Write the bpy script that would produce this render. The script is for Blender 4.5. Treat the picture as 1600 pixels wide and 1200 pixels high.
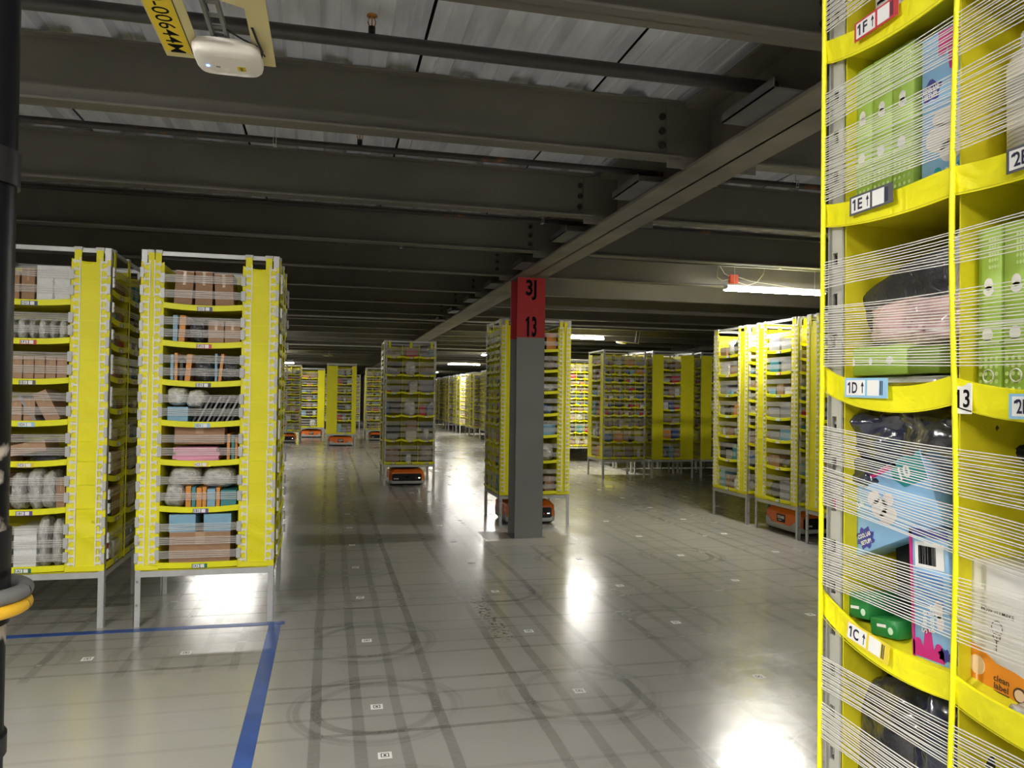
import bpy, math, random
from mathutils import Vector, Matrix, noise

for o in list(bpy.data.objects):
    bpy.data.objects.remove(o)
sc = bpy.context.scene
col = sc.collection
rnd = random.Random(7)

# ------------------------------------------------------------------ camera
F_PX, YAW, PITCH, ROLL = 1200.0, .2335, .0172, .0137
cy_, sy_, cp_, sp_ = math.cos(YAW), math.sin(YAW), math.cos(PITCH), math.sin(PITCH)
FW = Vector((sy_*cp_, cy_*cp_, sp_)); RT = Vector((cy_, -sy_, 0)); UPV = RT.cross(FW)
R2 = RT*math.cos(ROLL)+UPV*math.sin(ROLL); U2 = -RT*math.sin(ROLL)+UPV*math.cos(ROLL)
cam = bpy.data.cameras.new('camera'); camo = bpy.data.objects.new('camera', cam); col.objects.link(camo)
cam.sensor_width = 36; cam.lens = 36*F_PX/1600; cam.clip_start = .02; cam.clip_end = 300
M = Matrix((R2, U2, -FW)).transposed().to_4x4(); M.translation = Vector((0, 0, 1.6))
camo.matrix_world = M
sc.camera = camo
# ------------------------------------------------------------------ world, exposure
w = bpy.data.worlds.new('world'); sc.world = w; w.use_nodes = True
w.node_tree.nodes['Background'].inputs[0].default_value = (.75, .8, .85, 1)
w.node_tree.nodes['Background'].inputs[1].default_value = .03
sc.view_settings.view_transform = 'Standard'
sc.view_settings.look = 'None'
sc.view_settings.exposure = 2.35
sc.view_settings.gamma = 1
sc.view_settings.use_curve_mapping = False
LAMP = 58.0

# ------------------------------------------------------------------ materials
MATS = {}
def nodes(name):
    m = bpy.data.materials.new(name); m.use_nodes = True
    nt = m.node_tree
    return m, nt, nt.nodes['Principled BSDF']
def mat(name, c, rough=.5, metal=0, var=.12, scale=8, bump=0, bscale=30, coat=0, trans=0, alpha=1, emit=0, spec=.5):
    """plain paint / plastic / card material with a little procedural variation"""
    if name in MATS: return MATS[name]
    m, nt, b = nodes(name)
    N, L = nt.nodes, nt.links
    if var:
        tc = N.new('ShaderNodeTexCoord'); ns = N.new('ShaderNodeTexNoise')
        ns.inputs['Scale'].default_value = scale; ns.inputs['Detail'].default_value = 5
        L.new(tc.outputs['Object'], ns.inputs['Vector'])
        mr = N.new('ShaderNodeMapRange'); mr.inputs['To Min'].default_value = 1-var; mr.inputs['To Max'].default_value = 1+var
        mr.inputs['From Min'].default_value = .3; mr.inputs['From Max'].default_value = .7
        L.new(ns.outputs['Fac'], mr.inputs['Value'])
        hs = N.new('ShaderNodeHueSaturation'); hs.inputs['Color'].default_value = (*c, 1)
        L.new(mr.outputs['Result'], hs.inputs['Value']); L.new(hs.outputs['Color'], b.inputs['Base Color'])
    else:
        b.inputs['Base Color'].default_value = (*c, 1)
    if bump:
        tc = N.new('ShaderNodeTexCoord'); n2 = N.new('ShaderNodeTexNoise'); n2.inputs['Scale'].default_value = bscale
        n2.inputs['Detail'].default_value = 3; n2.inputs['Distortion'].default_value = 1.2
        L.new(tc.outputs['Object'], n2.inputs['Vector'])
        bp = N.new('ShaderNodeBump'); bp.inputs['Strength'].default_value = bump; bp.inputs['Distance'].default_value = .02
        L.new(n2.outputs['Fac'], bp.inputs['Height']); L.new(bp.outputs['Normal'], b.inputs['Normal'])
        if coat: L.new(bp.outputs['Normal'], b.inputs['Coat Normal'])
    b.inputs['Roughness'].default_value = rough; b.inputs['Metallic'].default_value = metal
    b.inputs['Coat Weight'].default_value = coat; b.inputs['Coat Roughness'].default_value = .08
    b.inputs['Specular IOR Level'].default_value = spec
    if alpha < 1: b.inputs['Alpha'].default_value = alpha
    if emit:
        b.inputs['Emission Color'].default_value = (*c, 1); b.inputs['Emission Strength'].default_value = emit
    MATS[name] = m
    return m

YEL = mat('yellow_fabric', (.82, .76, .004), .55, var=.05, scale=3, bump=.12, bscale=9)
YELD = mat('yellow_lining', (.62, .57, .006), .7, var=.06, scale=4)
YLIP = mat('yellow_shelf_band', (.84, .82, .006), .5, var=.05, scale=6)
STEEL = mat('grey_painted_steel', (.50, .50, .50), .4, metal=.25, var=.08, scale=12)
BEAM = mat('grey_beam_paint', (.135, .124, .102), .6, var=.16, scale=1.3, bump=.1, bscale=4)
COLM = mat('grey_column_paint', (.20, .20, .19), .5, var=.05, scale=2)
BOLT = mat('black_bolt', (.02, .02, .02), .5, var=0)
CLIPW = mat('white_clip_plastic', (.80, .77, .70), .45, var=.05)
CLIPG = mat('clear_grey_clip', (.60, .60, .58), .3, var=.05, alpha=.85)
STRAND = mat('white_elastic_strand', (.78, .76, .72), .45, var=0)
FILM = mat('clear_elastic_film', (.78, .76, .74), .25, var=.2, scale=20, alpha=.13)
FILM2 = mat('clear_elastic_band', (.72, .70, .67), .3, var=.25, scale=14, alpha=.24)
BLACK = mat('black_paint', (.008, .008, .009), .9, var=0, spec=.1)
BLACKM = mat('black_plastic', (.014, .014, .016), .35, var=0, spec=.25)
WHITE = mat('white_sticker', (.82, .82, .80), .5, var=0)
RED = mat('red_paint', (.45, .018, .022), .6, var=.05)
REDP = mat('red_print', (.62, .06, .07), .5, var=0)
ORANGE = mat('orange_shell', (.80, .17, .02), .3, var=.04)
GREYP = mat('grey_bumper', (.42, .42, .42), .4, var=.05)
CARD = [mat('cardboard_a', (.36, .21, .12), .75, var=.08), mat('cardboard_b', (.43, .27, .17), .75, var=.08), mat('cardboard_c', (.29, .17, .10), .75, var=.08)]
TAPE = mat('packing_tape', (.50, .34, .22), .25, var=.1, scale=40)
def colour(name, c, rough=.5): return mat(name, c, rough, var=.06)
def plastic(name, c): return mat(name, c, .25, var=.3, scale=5, bump=.7, bscale=6, coat=1, spec=.8)
SILVER = plastic('clear_plastic_bag', (.50, .49, .47)); PLBLK = plastic('black_plastic_bag', (.03, .03, .035))
PLWHT = plastic('white_plastic_bag', (.7, .7, .68)); PLBLU = plastic('blue_plastic_bag', (.10, .22, .42))
PLBRN = plastic('brown_plastic_bag', (.28, .20, .15)); PLNAVY = plastic('navy_plastic_bag', (.022, .026, .055))
PLPINK = mat('pink_plastic_bag', (.62, .40, .42), .3, var=.5, scale=13, bump=.8, bscale=16, coat=.8)
TAG = {'navy': (.04, .05, .16), 'red': (.55, .05, .06), 'grey': (.10, .10, .11), 'blue': (.30, .55, .78), 'yellow': (.80, .62, .05), 'purple': (.14, .07, .30), 'green': (.03, .16, .09)}
TAGM = {k: mat('tag_'+k, v, .45, var=0) for k, v in TAG.items()}

# lamp glass
lm, nt, b = nodes('lamp_diffuser'); b.inputs['Emission Color'].default_value = (1, .97, .90, 1); b.inputs['Emission Strength'].default_value = LAMP
b.inputs['Base Color'].default_value = (.9, .9, .9, 1)
LED = mat('blue_status_light', (.05, .25, 1), .4, var=0, emit=6)
LEDW = mat('white_status_light', (.8, 1, .7), .4, var=0, emit=2)

def floor_material():
    m, nt, b = nodes('sealed_concrete_floor'); N, L = nt.nodes, nt.links
    geo = N.new('ShaderNodeNewGeometry'); sx = N.new('ShaderNodeSeparateXYZ'); L.new(geo.outputs['Position'], sx.inputs[0])
    def mth(op, a, bb=None, c=None):
        n = N.new('ShaderNodeMath'); n.operation = op
        for i, v in enumerate((a, bb, c)):
            if v is None: continue
            if isinstance(v, (int, float)): n.inputs[i].default_value = v
            else: L.new(v, n.inputs[i])
        return n.outputs[0]
    def noisev(scale, detail=4, vec=None, dist=0):
        n = N.new('ShaderNodeTexNoise'); n.inputs['Scale'].default_value = scale; n.inputs['Detail'].default_value = detail
        n.inputs['Distortion'].default_value = dist
        L.new(vec if vec else geo.outputs['Position'], n.inputs['Vector']); return n.outputs['Fac']
    def rng(v, a, bb, c=0, d=1):
        n = N.new('ShaderNodeMapRange'); n.inputs['From Min'].default_value = a; n.inputs['From Max'].default_value = bb
        n.inputs['To Min'].default_value = c; n.inputs['To Max'].default_value = d; L.new(v, n.inputs['Value']); return n.outputs[0]
    P = 1.092
    wob = mth('MULTIPLY', mth('SUBTRACT', noisev(.7), .5), .05)
    X = mth('ADD', sx.outputs['X'], wob); Y = mth('ADD', sx.outputs['Y'], wob)
    u = mth('DIVIDE', mth('SUBTRACT', X, .266-P/2), P); v = mth('DIVIDE', mth('SUBTRACT', Y, 4.022-P/2), P)
    iu, iv = mth('FLOOR', u), mth('FLOOR', v)
    fu = mth('MULTIPLY', mth('SUBTRACT', mth('FRACT', u), .5), P); fv = mth('MULTIPLY', mth('SUBTRACT', mth('FRACT', v), .5), P)
    def line(f, off, wd, soft=.006):
        d = mth('ABSOLUTE', mth('SUBTRACT', f, off))
        return rng(d, wd, wd+soft, 1, 0)
    def mx(*a):
        r = a[0]
        for k in a[1:]: r = mth('MAXIMUM', r, k)
        return r
    def hashn(a, bb, seed):
        cb = N.new('ShaderNodeCombineXYZ'); L.new(a, cb.inputs[0])
        if isinstance(bb, (int, float)): cb.inputs[1].default_value = bb
        else: L.new(bb, cb.inputs[1])
        cb.inputs[2].default_value = seed
        n = N.new('ShaderNodeTexWhiteNoise'); n.noise_dimensions = '3D'; L.new(cb.outputs[0], n.inputs['Vector']); return n.outputs['Value']
    patch = noisev(.9, 3); patch2 = noisev(2.3, 3)
    k1 = mth('MULTIPLY', rng(hashn(iu, 3.0, 1.5), 0, 1, .45, 1), rng(patch, .3, .7, .5, 1))
    yl = mth('MULTIPLY', mx(line(fu, .31, .023), line(fu, -.305, .024), mth('MULTIPLY', line(fu, .105, .022), .75), mth('MULTIPLY', line(fu, -.10, .026), .8)), k1)
    k2 = mth('MULTIPLY', rng(hashn(iv, 9.0, 4.5), 0, 1, .4, .95), rng(patch2, .3, .7, .35, 1))
    xl = mth('MULTIPLY', mx(line(fv, .34, .013), line(fv, -.305, .013), mth('MULTIPLY', line(fv, .135, .011), .7), mth('MULTIPLY', line(fv, -.105, .011), .7)), k2)
    # few robots drive in the taped corner
    inl = mth('MULTIPLY', rng(sx.outputs['X'], -.36, -.33, 1, 0), rng(sx.outputs['Y'], 4.7, 4.75, 1, 0))
    yl = mth('MULTIPLY', yl, rng(inl, 0, 1, 1, .03)); xl = mth('MULTIPLY', xl, rng(inl, 0, 1, 1, .3))
    r = mth('SQRT', mth('ADD', mth('MULTIPLY', fu, fu), mth('MULTIPLY', fv, fv)))
    hc = rng(hashn(iu, iv, 7.7), .15, .7, .2, 1)
    arcmask = rng(noisev(1.7, 2), .38, .6, .15, 1)
    cir = mth('MULTIPLY', mth('MULTIPLY', mx(line(r, .31, .018, .012), mth('MULTIPLY', line(r, .405, .012, .012), .8), mth('MULTIPLY', line(r, .44, .006, .01), .6)), hc), arcmask)
    cir = mth('MULTIPLY', cir, rng(inl, 0, 1, 1, 0))
    fine = rng(noisev(45, 4), .3, .7, .72, 1)
    trk = mth('MULTIPLY', mth('MINIMUM', mth('ADD', mth('ADD', yl, xl), mth('MULTIPLY', cir, .62)), 1.15), fine)
    # black scuff near the column front
    sc1 = mth('MULTIPLY', line(mth('ADD', sx.outputs['X'], mth('MULTIPLY', mth('SUBTRACT', noisev(9), .5), .1)), 1.16, .05, .03), mth('MULTIPLY', rng(sx.outputs['Y'], 4.9, 5.0, 0, 1), rng(sx.outputs['Y'], 6.0, 6.2, 1, 0)))
    scuff = mth('MULTIPLY', sc1, rng(noisev(30, 3), .52, .60, 0, 1))
    base = N.new('ShaderNodeMix'); base.data_type = 'RGBA'
    base.inputs['A'].default_value = (.40, .385, .355, 1); base.inputs['B'].default_value = (.315, .305, .28, 1)
    L.new(rng(noisev(.55, 6), .35, .65), base.inputs['Factor'])
    t = N.new('ShaderNodeMix'); t.data_type = 'RGBA'; L.new(base.outputs['Result'], t.inputs['A'])
    t.inputs['B'].default_value = (.095, .09, .08, 1)
    L.new(mth('MULTIPLY', trk, .74), t.inputs['Factor'])
    t2 = N.new('ShaderNodeMix'); t2.data_type = 'RGBA'; L.new(t.outputs['Result'], t2.inputs['A']); t2.inputs['B'].default_value = (.02, .02, .02, 1)
    L.new(mth('MULTIPLY', scuff, .85), t2.inputs['Factor'])
    L.new(t2.outputs['Result'], b.inputs['Base Color'])
    ro = mth('ADD', rng(noisev(1.3, 6), .3, .7, .15, .24), mth('MULTIPLY', trk, .08))
    L.new(ro, b.inputs['Roughness'])
    bp = N.new('ShaderNodeBump'); bp.inputs['Strength'].default_value = .18; bp.inputs['Distance'].default_value = .012
    L.new(noisev(4.5, 3), bp.inputs['Height']); L.new(bp.outputs['Normal'], b.inputs['Normal'])
    b.inputs['Specular IOR Level'].default_value = .5
    return m
FLOORM = floor_material()

def deck_material():
    m, nt, b = nodes('galvanised_deck'); N, L = nt.nodes, nt.links
    tc = N.new('ShaderNodeTexCoord'); n = N.new('ShaderNodeTexNoise'); n.inputs['Scale'].default_value = 3; n.inputs['Detail'].default_value = 6
    mp = N.new('ShaderNodeMapping'); mp.inputs['Scale'].default_value = (4, .6, 1)
    L.new(tc.outputs['Object'], mp.inputs[0]); L.new(mp.outputs[0], n.inputs['Vector'])
    cr = N.new('ShaderNodeValToRGB'); cr.color_ramp.elements[0].position = .35; cr.color_ramp.elements[1].position = .7
    cr.color_ramp.elements[0].color = (.56, .58, .64, 1); cr.color_ramp.elements[1].color = (.74, .76, .82, 1)
    L.new(n.outputs['Fac'], cr.inputs[0]); L.new(cr.outputs[0], b.inputs['Base Color'])
    b.inputs['Metallic'].default_value = .15; b.inputs['Roughness'].default_value = .42
    return m
DECK = deck_material()

def rust_pipe():
    m, nt, b = nodes('rusty_black_pipe'); N, L = nt.nodes, nt.links
    tc = N.new('ShaderNodeTexCoord'); n = N.new('ShaderNodeTexNoise'); n.inputs['Scale'].default_value = 2.2; n.inputs['Detail'].default_value = 8; n.inputs['Roughness'].default_value = .7
    L.new(tc.outputs['Object'], n.inputs['Vector'])
    cr = N.new('ShaderNodeValToRGB'); e = cr.color_ramp.elements; e[0].position = .56; e[0].color = (.035, .033, .030, 1); e[1].position = .66; e[1].color = (.28, .09, .02, 1)
    L.new(n.outputs['Fac'], cr.inputs[0]); L.new(cr.outputs[0], b.inputs['Base Color']); b.inputs['Roughness'].default_value = .55
    return m
RUST = rust_pipe()
PIPE = mat('dark_pipe', (.045, .043, .04), .45, var=.15)
def scuffed_pole():
    m, nt, b = nodes('scuffed_black_pole'); N, L = nt.nodes, nt.links
    geo = N.new('ShaderNodeNewGeometry'); n = N.new('ShaderNodeTexNoise'); n.inputs['Scale'].default_value = 9; n.inputs['Detail'].default_value = 5
    L.new(geo.outputs['Position'], n.inputs['Vector'])
    sx = N.new('ShaderNodeSeparateXYZ'); L.new(geo.outputs['Position'], sx.inputs[0])
    mr = N.new('ShaderNodeMapRange'); mr.inputs['From Min'].default_value = 1.75; mr.inputs['From Max'].default_value = 1.35; mr.inputs['To Min'].default_value = -.25; mr.inputs['To Max'].default_value = .06
    L.new(sx.outputs['Z'], mr.inputs['Value'])
    ad = N.new('ShaderNodeMath'); ad.operation = 'ADD'; L.new(n.outputs['Fac'], ad.inputs[0]); L.new(mr.outputs[0], ad.inputs[1])
    cr = N.new('ShaderNodeValToRGB'); e = cr.color_ramp.elements; e[0].position = .56; e[0].color = (.006, .006, .008, 1); e[1].position = .60; e[1].color = (.45, .40, .36, 1)
    L.new(ad.outputs[0], cr.inputs[0]); L.new(cr.outputs[0], b.inputs['Base Color']); b.inputs['Roughness'].default_value = .35; b.inputs['Specular IOR Level'].default_value = .15
    return m
POLE = scuffed_pole()
TAPEB = mat('blue_floor_tape', (.028, .085, .33), .4, var=.2, scale=7)

# ------------------------------------------------------------------ mesh helpers
ords = ['first', 'second', 'third', 'fourth', 'fifth', 'sixth', 'seventh', 'eighth', 'ninth', 'tenth', 'eleventh', 'twelfth']
class MB:
    def __init__(s): s.v = []; s.f = []; s.mi = []; s.sm = []
    def add(s, vs, fs, mi=0, smooth=False):
        k = len(s.v); s.v += [tuple(p) for p in vs]
        for f in fs: s.f.append(tuple(k+i for i in f)); s.mi.append(mi); s.sm.append(smooth)
    def box(s, x0, x1, y0, y1, z0, z1, mi=0, T=None):
        if x0 > x1: x0, x1 = x1, x0
        if y0 > y1: y0, y1 = y1, y0
        vs = [(x, y, z) for z in (z0, z1) for y in (y0, y1) for x in (x0, x1)]
        if T: vs = [T(*p) for p in vs]
        s.add(vs, [(0, 2, 3, 1), (4, 5, 7, 6), (0, 1, 5, 4), (2, 6, 7, 3), (0, 4, 6, 2), (1, 3, 7, 5)], mi)
    def tube(s, pts, r, n=8, mi=0, caps=True):
        pts = [Vector(p) for p in pts]; rings = []
        for i, p in enumerate(pts):
            a = pts[max(i-1, 0)]; b = pts[min(i+1, len(pts)-1)]; d = (b-a).normalized()
            up = Vector((0, 0, 1)) if abs(d.z) < .9 else Vector((1, 0, 0))
            x = d.cross(up).normalized(); y = d.cross(x)
            rr = r[i] if isinstance(r, (list, tuple)) else r
            rings.append([p+(x*math.cos(t)+y*math.sin(t))*rr for t in [2*math.pi*k/n for k in range(n)]])
        vs = [q for g in rings for q in g]
        fs = [(i*n+k, i*n+(k+1) % n, (i+1)*n+(k+1) % n, (i+1)*n+k) for i in range(len(pts)-1) for k in range(n)]
        s.add(vs, fs, mi, True)
        if caps: s.add(rings[0], [tuple(range(n))], mi); s.add(rings[-1], [tuple(range(n))[::-1]], mi)
    def lathe(s, prof, n=24, c=(0, 0, 0), mi=0):
        vs = [(c[0]+r*math.cos(2*math.pi*k/n), c[1]+r*math.sin(2*math.pi*k/n), c[2]+z) for r, z in prof for k in range(n)]
        s.add(vs, [(i*n+k, i*n+(k+1) % n, (i+1)*n+(k+1) % n, (i+1)*n+k) for i in range(len(prof)-1) for k in range(n)], mi, True)
    def poly(s, pts, th, T, mi=0):
        """prism: outline pts (u,z) from w=0 outward by th, mapped through T(u,w,z)"""
        n = len(pts); vs = [T(u, 0, z) for u, z in pts]+[T(u, -th, z) for u, z in pts]
        s.add(vs, [tuple(range(n, 2*n)), tuple(range(n))[::-1]]+[(i, (i+1) % n, n+(i+1) % n, n+i) for i in range(n)], mi)
    def mesh(s, name, *mats):
        me = bpy.data.meshes.new(name); me.from_pydata(s.v, [], s.f)
        for m in mats: me.materials.append(m)
        me.polygons.foreach_set('material_index', s.mi); me.polygons.foreach_set('use_smooth', s.sm); me.update()
        return me
    def build(s, name, mats, parent=None, loc=None):
        if not isinstance(mats, (list, tuple)): mats = [mats]
        return link(name, s.mesh(name, *mats), parent, loc)
def link(name, me, parent=None, loc=None):
    o = bpy.data.objects.new(name, me); col.objects.link(o)
    if loc: o.location = loc
    if parent: o.parent = parent
    return o
def empty(name, loc, rz=0):
    o = bpy.data.objects.new(name, None); col.objects.link(o); o.location = loc; o.rotation_euler = (0, 0, rz); o.empty_display_size = .1
    return o
def tag(o, label, cat, group=None):
    o['label'] = label; o['category'] = cat
    if group: o['group'] = group
    return o
def struct(o): o['kind'] = 'structure'; return o
def stuff(o): o['kind'] = 'stuff'; return o
def bevel(o, wd, seg=2):
    m = o.modifiers.new('bevel', 'BEVEL'); m.width = wd; m.segments = seg; m.limit_method = 'ANGLE'
    for p in o.data.polygons: p.use_smooth = True
    return o
def children(o): return [c for c in bpy.data.objects if c.parent == o]
def copy_tree(o, parent=None):
    c = o.copy(); col.objects.link(c); c.parent = parent
    for ch in KIDS.get(o.name, children(o)): copy_tree(ch, c)
    return c
KIDS = {}
TXT = {}
def text_mb(mb, s, T, size=1.0, cx=0, cz=0, width=None, mi=0, th=.0006, bold=0.0, rot=0):
    """lettering as flat mesh: T(u,w,z); centred on cx,cz; size = cap height, width = total width"""
    key = (s, bold)
    if key not in TXT:
        cu = bpy.data.curves.new('txt', 'FONT'); cu.body = s; cu.size = 1; cu.offset = bold; cu.resolution_u = 3
        o = bpy.data.objects.new('txt', cu); col.objects.link(o)
        dg = bpy.context.evaluated_depsgraph_get(); ev = o.evaluated_get(dg); me = ev.to_mesh()
        vs = [tuple(v.co) for v in me.vertices]; fs = [tuple(p.vertices) for p in me.polygons]
        ev.to_mesh_clear(); bpy.data.objects.remove(o); bpy.data.curves.remove(cu)
        TXT[key] = (vs, fs)
    vs, fs = TXT[key]
    if not vs: return
    x0 = min(v[0] for v in vs); x1 = max(v[0] for v in vs); y0 = min(v[1] for v in vs); y1 = max(v[1] for v in vs)
    sz = size/(y1-y0); sw = (width/(x1-x0)) if width else sz
    c, sn = math.cos(rot), math.sin(rot); out = []
    for v in vs:
        a = (v[0]-(x0+x1)/2)*sw; bb = (v[1]-(y0+y1)/2)*sz
        out.append(T(cx+a*c-bb*sn, -th, cz+a*sn+bb*c))
    mb.add(out, fs, mi)

# ------------------------------------------------------------------ setting
mb = MB(); mb.box(-26, 32, -10, 62, -.2, 0); struct(mb.build('floor', FLOORM))
WALLM = mat('dim_wall_paint', (.22, .22, .21), .8)
for nm, bx in (('wall_back', (-26, 32, 62, 62.2, 0, 3.9)), ('wall_front', (-26, 32, -10.2, -10, 0, 3.9)), ('wall_left', (-26.2, -26, -10, 62, 0, 3.9)), ('wall_right', (32, 32.2, -10, 62, 0, 3.9))):
    mb = MB(); mb.box(*bx); struct(mb.build(nm, WALLM))
mb = MB(); mb.box(-26, 32, -10, 62, 3.50, 3.7)
ceil = struct(mb.build('ceiling', mat('dark_slab', (.05, .05, .05), .9)))
# corrugated deck sheets, three ribs each, flutes along Y
RIB = .335
def sheet_profile():
    p = []
    for k in range(3):
        x = k*RIB
        p += [(x+.004, 0), (x+.075, 0), (x+.085, .006), (x+.095, 0), (x+.170, 0), (x+.195, .045), (x+.235, .045), (x+.245, .040), (x+.260, .040), (x+.27, .045), (x+.308, .045), (x+.333, 0)]
    return p
pr = sheet_profile(); mbs = MB()
n = len(pr); vs = [(x, y, 3.37+z) for y in (-9.9, 61.9) for x, z in pr]+[(x, y, 3.372+z) for y in (-9.9, 61.9) for x, z in pr]
mbs.add(vs, [(i, n+i, n+i+1, i+1) for i in range(n-1)]+[(2*n+i, 2*n+i+1, 3*n+i+1, 3*n+i) for i in range(n-1)])
sheet = mbs.mesh('deck_sheet', DECK)
k = 0
for i in range(-19, 29):
    o = link('deck_sheet', sheet, ceil); o.location = (i*3.03*RIB+.44, 0, 0)

# floor tape
def flat(name, x0, x1, y0, y1, m, z=.0015, parent=None, loc=None):
    mb = MB(); mb.box(x0, x1, y0, y1, 0.0002, z); return mb.build(name, m, parent, loc)
t = flat('floor_tape', -.378, -.296, -3, 5.60, TAPEB); tag(t, 'blue tape strip running towards the camera on the grey floor', 'tape')
t = flat('floor_tape', -6.5, -.274, 5.585, 5.655, TAPEB, z=.0022); tag(t, 'blue tape strip running sideways on the floor before the left pods', 'tape')

# floor markers
mk = MB(); mk.box(-.031, .031, -.031, .031, .0002, .0012, 0)
for a in ((-.018, .018, -.018, -.0145), (-.018, .018, .0145, .018), (-.018, -.0145, -.018, .018), (.0145, .018, -.018, .018), (-.006, .006, -.006, .006)):
    mk.box(*a, .0013, .0018, 1)
mkm = mk.mesh('floor_marker', WHITE, BLACK)
HAL = mat('pale_marker_halo', (.40, .40, .39), .5)
def marker(x, y, label=None):
    o = link('floor_marker', mkm); o.location = (x, y, 0); o.rotation_euler = (0, 0, rnd.uniform(-.06, .06))
    tag(o, label or 'small white square floor marker with black outline in the far part of the aisle', 'marker', 'floor markers' if label else 'far floor markers')
named = {(0, 0): 'white floor marker just right of the blue tape, second from the bottom edge', (1, 0): 'white floor marker in the middle of the near floor', (2, 0): 'white floor marker at the right of the near floor, by the big pod',
         (0, 1): 'white floor marker right of the corner of the blue tape', (1, 1): 'white floor marker beside the broken black scuff marks', (2, 1): 'white floor marker inside the dark ring of wheel marks',
         (3, 1): 'white floor marker at the edge of the big right pod, second row', (0, 2): 'white floor marker right of the tape corner, one row farther', (1, 2): 'white floor marker below and left of the grey column foot', (2, 2): 'white floor marker below and right of the column foot', (3, 2): 'white floor marker in the third row, right half of the aisle',
         (0, 3): 'white floor marker level with the leg of the second left pod'}
marker(.269, 3.474, 'white floor marker nearest the bottom edge of the photo'); marker(-.828, 5.084, 'right one of two white floor markers inside the taped area'); marker(-1.379, 5.079, 'left one of two white floor markers inside the taped area')
for i in range(-2, 8):
    for j in range(0, 14):
        if j < 2 and i < 0: continue
        x, y = .266+1.092*i, 4.022+1.092*j
        if i < 0 and j < 4: continue
        if 2.0 < x < 3 and j == 4: continue
        if x > 5 and j < 6: continue
        if i == 3 and j == 0 or i > 4 and j < 3: continue
        marker(x, y, named.get((i, j)) or f'white floor marker in the {ords[i+2]} line from the left, {(ords+["thirteenth", "fourteenth"])[j]} row away')

# beams, girder
GX0, GX1, GZ, BZ, DZ = 2.05, 2.39, 2.97, 3.03, 3.368
mb = MB(); mb.box(GX0, GX1, -9.9, 61.9, GZ, GZ+.02); mb.box(GX0, GX1, -9.9, 61.9, DZ-.02, DZ-.001); mb.box(2.212, 2.228, -9.9, 61.9, GZ, DZ-.01)
GIRD = mat('scuffed_girder_paint', (.18, .16, .132), .6, var=.25, scale=2.5, bump=.15, bscale=6)
g = mb.build('steel_girder', GIRD); tag(g, 'long grey steel girder running away from the camera above the column', 'girder')
for gx in (-5.5, 9.9):
    mb = MB(); mb.box(gx, gx+.34, -9.9, 61.9, GZ, GZ+.02); mb.box(gx+.16, gx+.18, -9.9, 61.9, GZ, DZ-.01)
    g = mb.build('steel_girder', GIRD); tag(g, 'grey steel girder far to the '+('left' if gx < 0 else 'right')+' of the room, running away', 'girder')
def beam_mesh(x0, x1, boltside):
    mb = MB()
    mb.box(x0, x1, .08, .19, 0, .012); mb.box(x0, x1, .08, .19, DZ-BZ-.014, DZ-BZ-.002); mb.box(x0, x1, .132, .139, 0, DZ-BZ-.005)
    return mb.mesh('steel_beam', BEAM)
bl = beam_mesh(-5.14, 2.0, 1); br = beam_mesh(2.44, 9.88, 0); bf1 = beam_mesh(-25.9, -5.52, 0); bf2 = beam_mesh(10.26, 31.9, 0)
mb = MB()
for kz in range(3): mb.lathe([(0, -.012), (.022, -.012), (.024, 0)], 10, (0, 0, 0)); break
boltm = MB(); nseg = 10
boltm.add([(0, -.014, 0)]+[(.021*math.cos(2*math.pi*i/nseg), -.012, .021*math.sin(2*math.pi*i/nseg)) for i in range(nseg)]+[(.021*math.cos(2*math.pi*i/nseg), 0, .021*math.sin(2*math.pi*i/nseg)) for i in range(nseg)],
          [(0, 1+i, 1+(i+1) % nseg) for i in range(nseg)]+[(1+i, 11+i, 11+(i+1) % nseg, 1+(i+1) % nseg) for i in range(nseg)])
boltme = boltm.mesh('bolt', BOLT)
plm = MB(); plm.box(1.93, 2.215, .125, .131, -.05, DZ-BZ-.01); plme = plm.mesh('shear_plate', BEAM)
plm = MB(); plm.box(2.225, 2.52, .125, .131, -.05, DZ-BZ-.01); plmr = plm.mesh('shear_plate', BEAM)
nb = 0
for k in range(-8, 39):
    y = 4.09+(k-1)*1.54
    vis = k >= 0
    for side, me in (('left', bl), ('right', br)):
        o = link('steel_beam', me); o.location = (0, y, BZ)
        if 0 <= k < 12: tag(o, f'{ords[k]} grey steel ceiling beam from the camera, {side} of the girder', 'beam', 'ceiling beams')
        elif k < 0: tag(o, f'grey steel ceiling beam overhead behind the camera, {side} of the girder', 'beam', f'ceiling beams behind, {side}')
        else: tag(o, f'thin far grey steel ceiling beam, {side} of the girder, near the back', 'beam', f'far ceiling beams, {side}')
        p = link('shear_plate', plme if side == 'left' else plmr, o)
        if 0 <= k < 10 and side == 'left':
            for z in (.08, .165, .25):
                bo = link('bolt', boltme, o); bo.location = (1.90, .131, z)
    for side, me in (('left', bf1), ('right', bf2)):
        o = link('steel_beam', me); o.location = (0, y, BZ)
        tag(o, f'grey steel ceiling beam beyond the outer {side} girder', 'beam', f'outer ceiling beams, {side}')
# short angle plates lying on the girder flange
for k in range(0, 8):
    mb = MB(); mb.box(1.90, 2.06, 0, .46, 0, .008); mb.box(1.90, 1.906, 0, .46, 0, .05)
    o = mb.build('seat_plate', mat('dark_seat_plate', (.10, .10, .10), .6), None, (0, 3.04+1.54*k, GZ+.022))
    tag(o, f'{ords[k]} short dark steel plate on the girder flange, counted from the camera', 'plate', 'girder plates')

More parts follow.
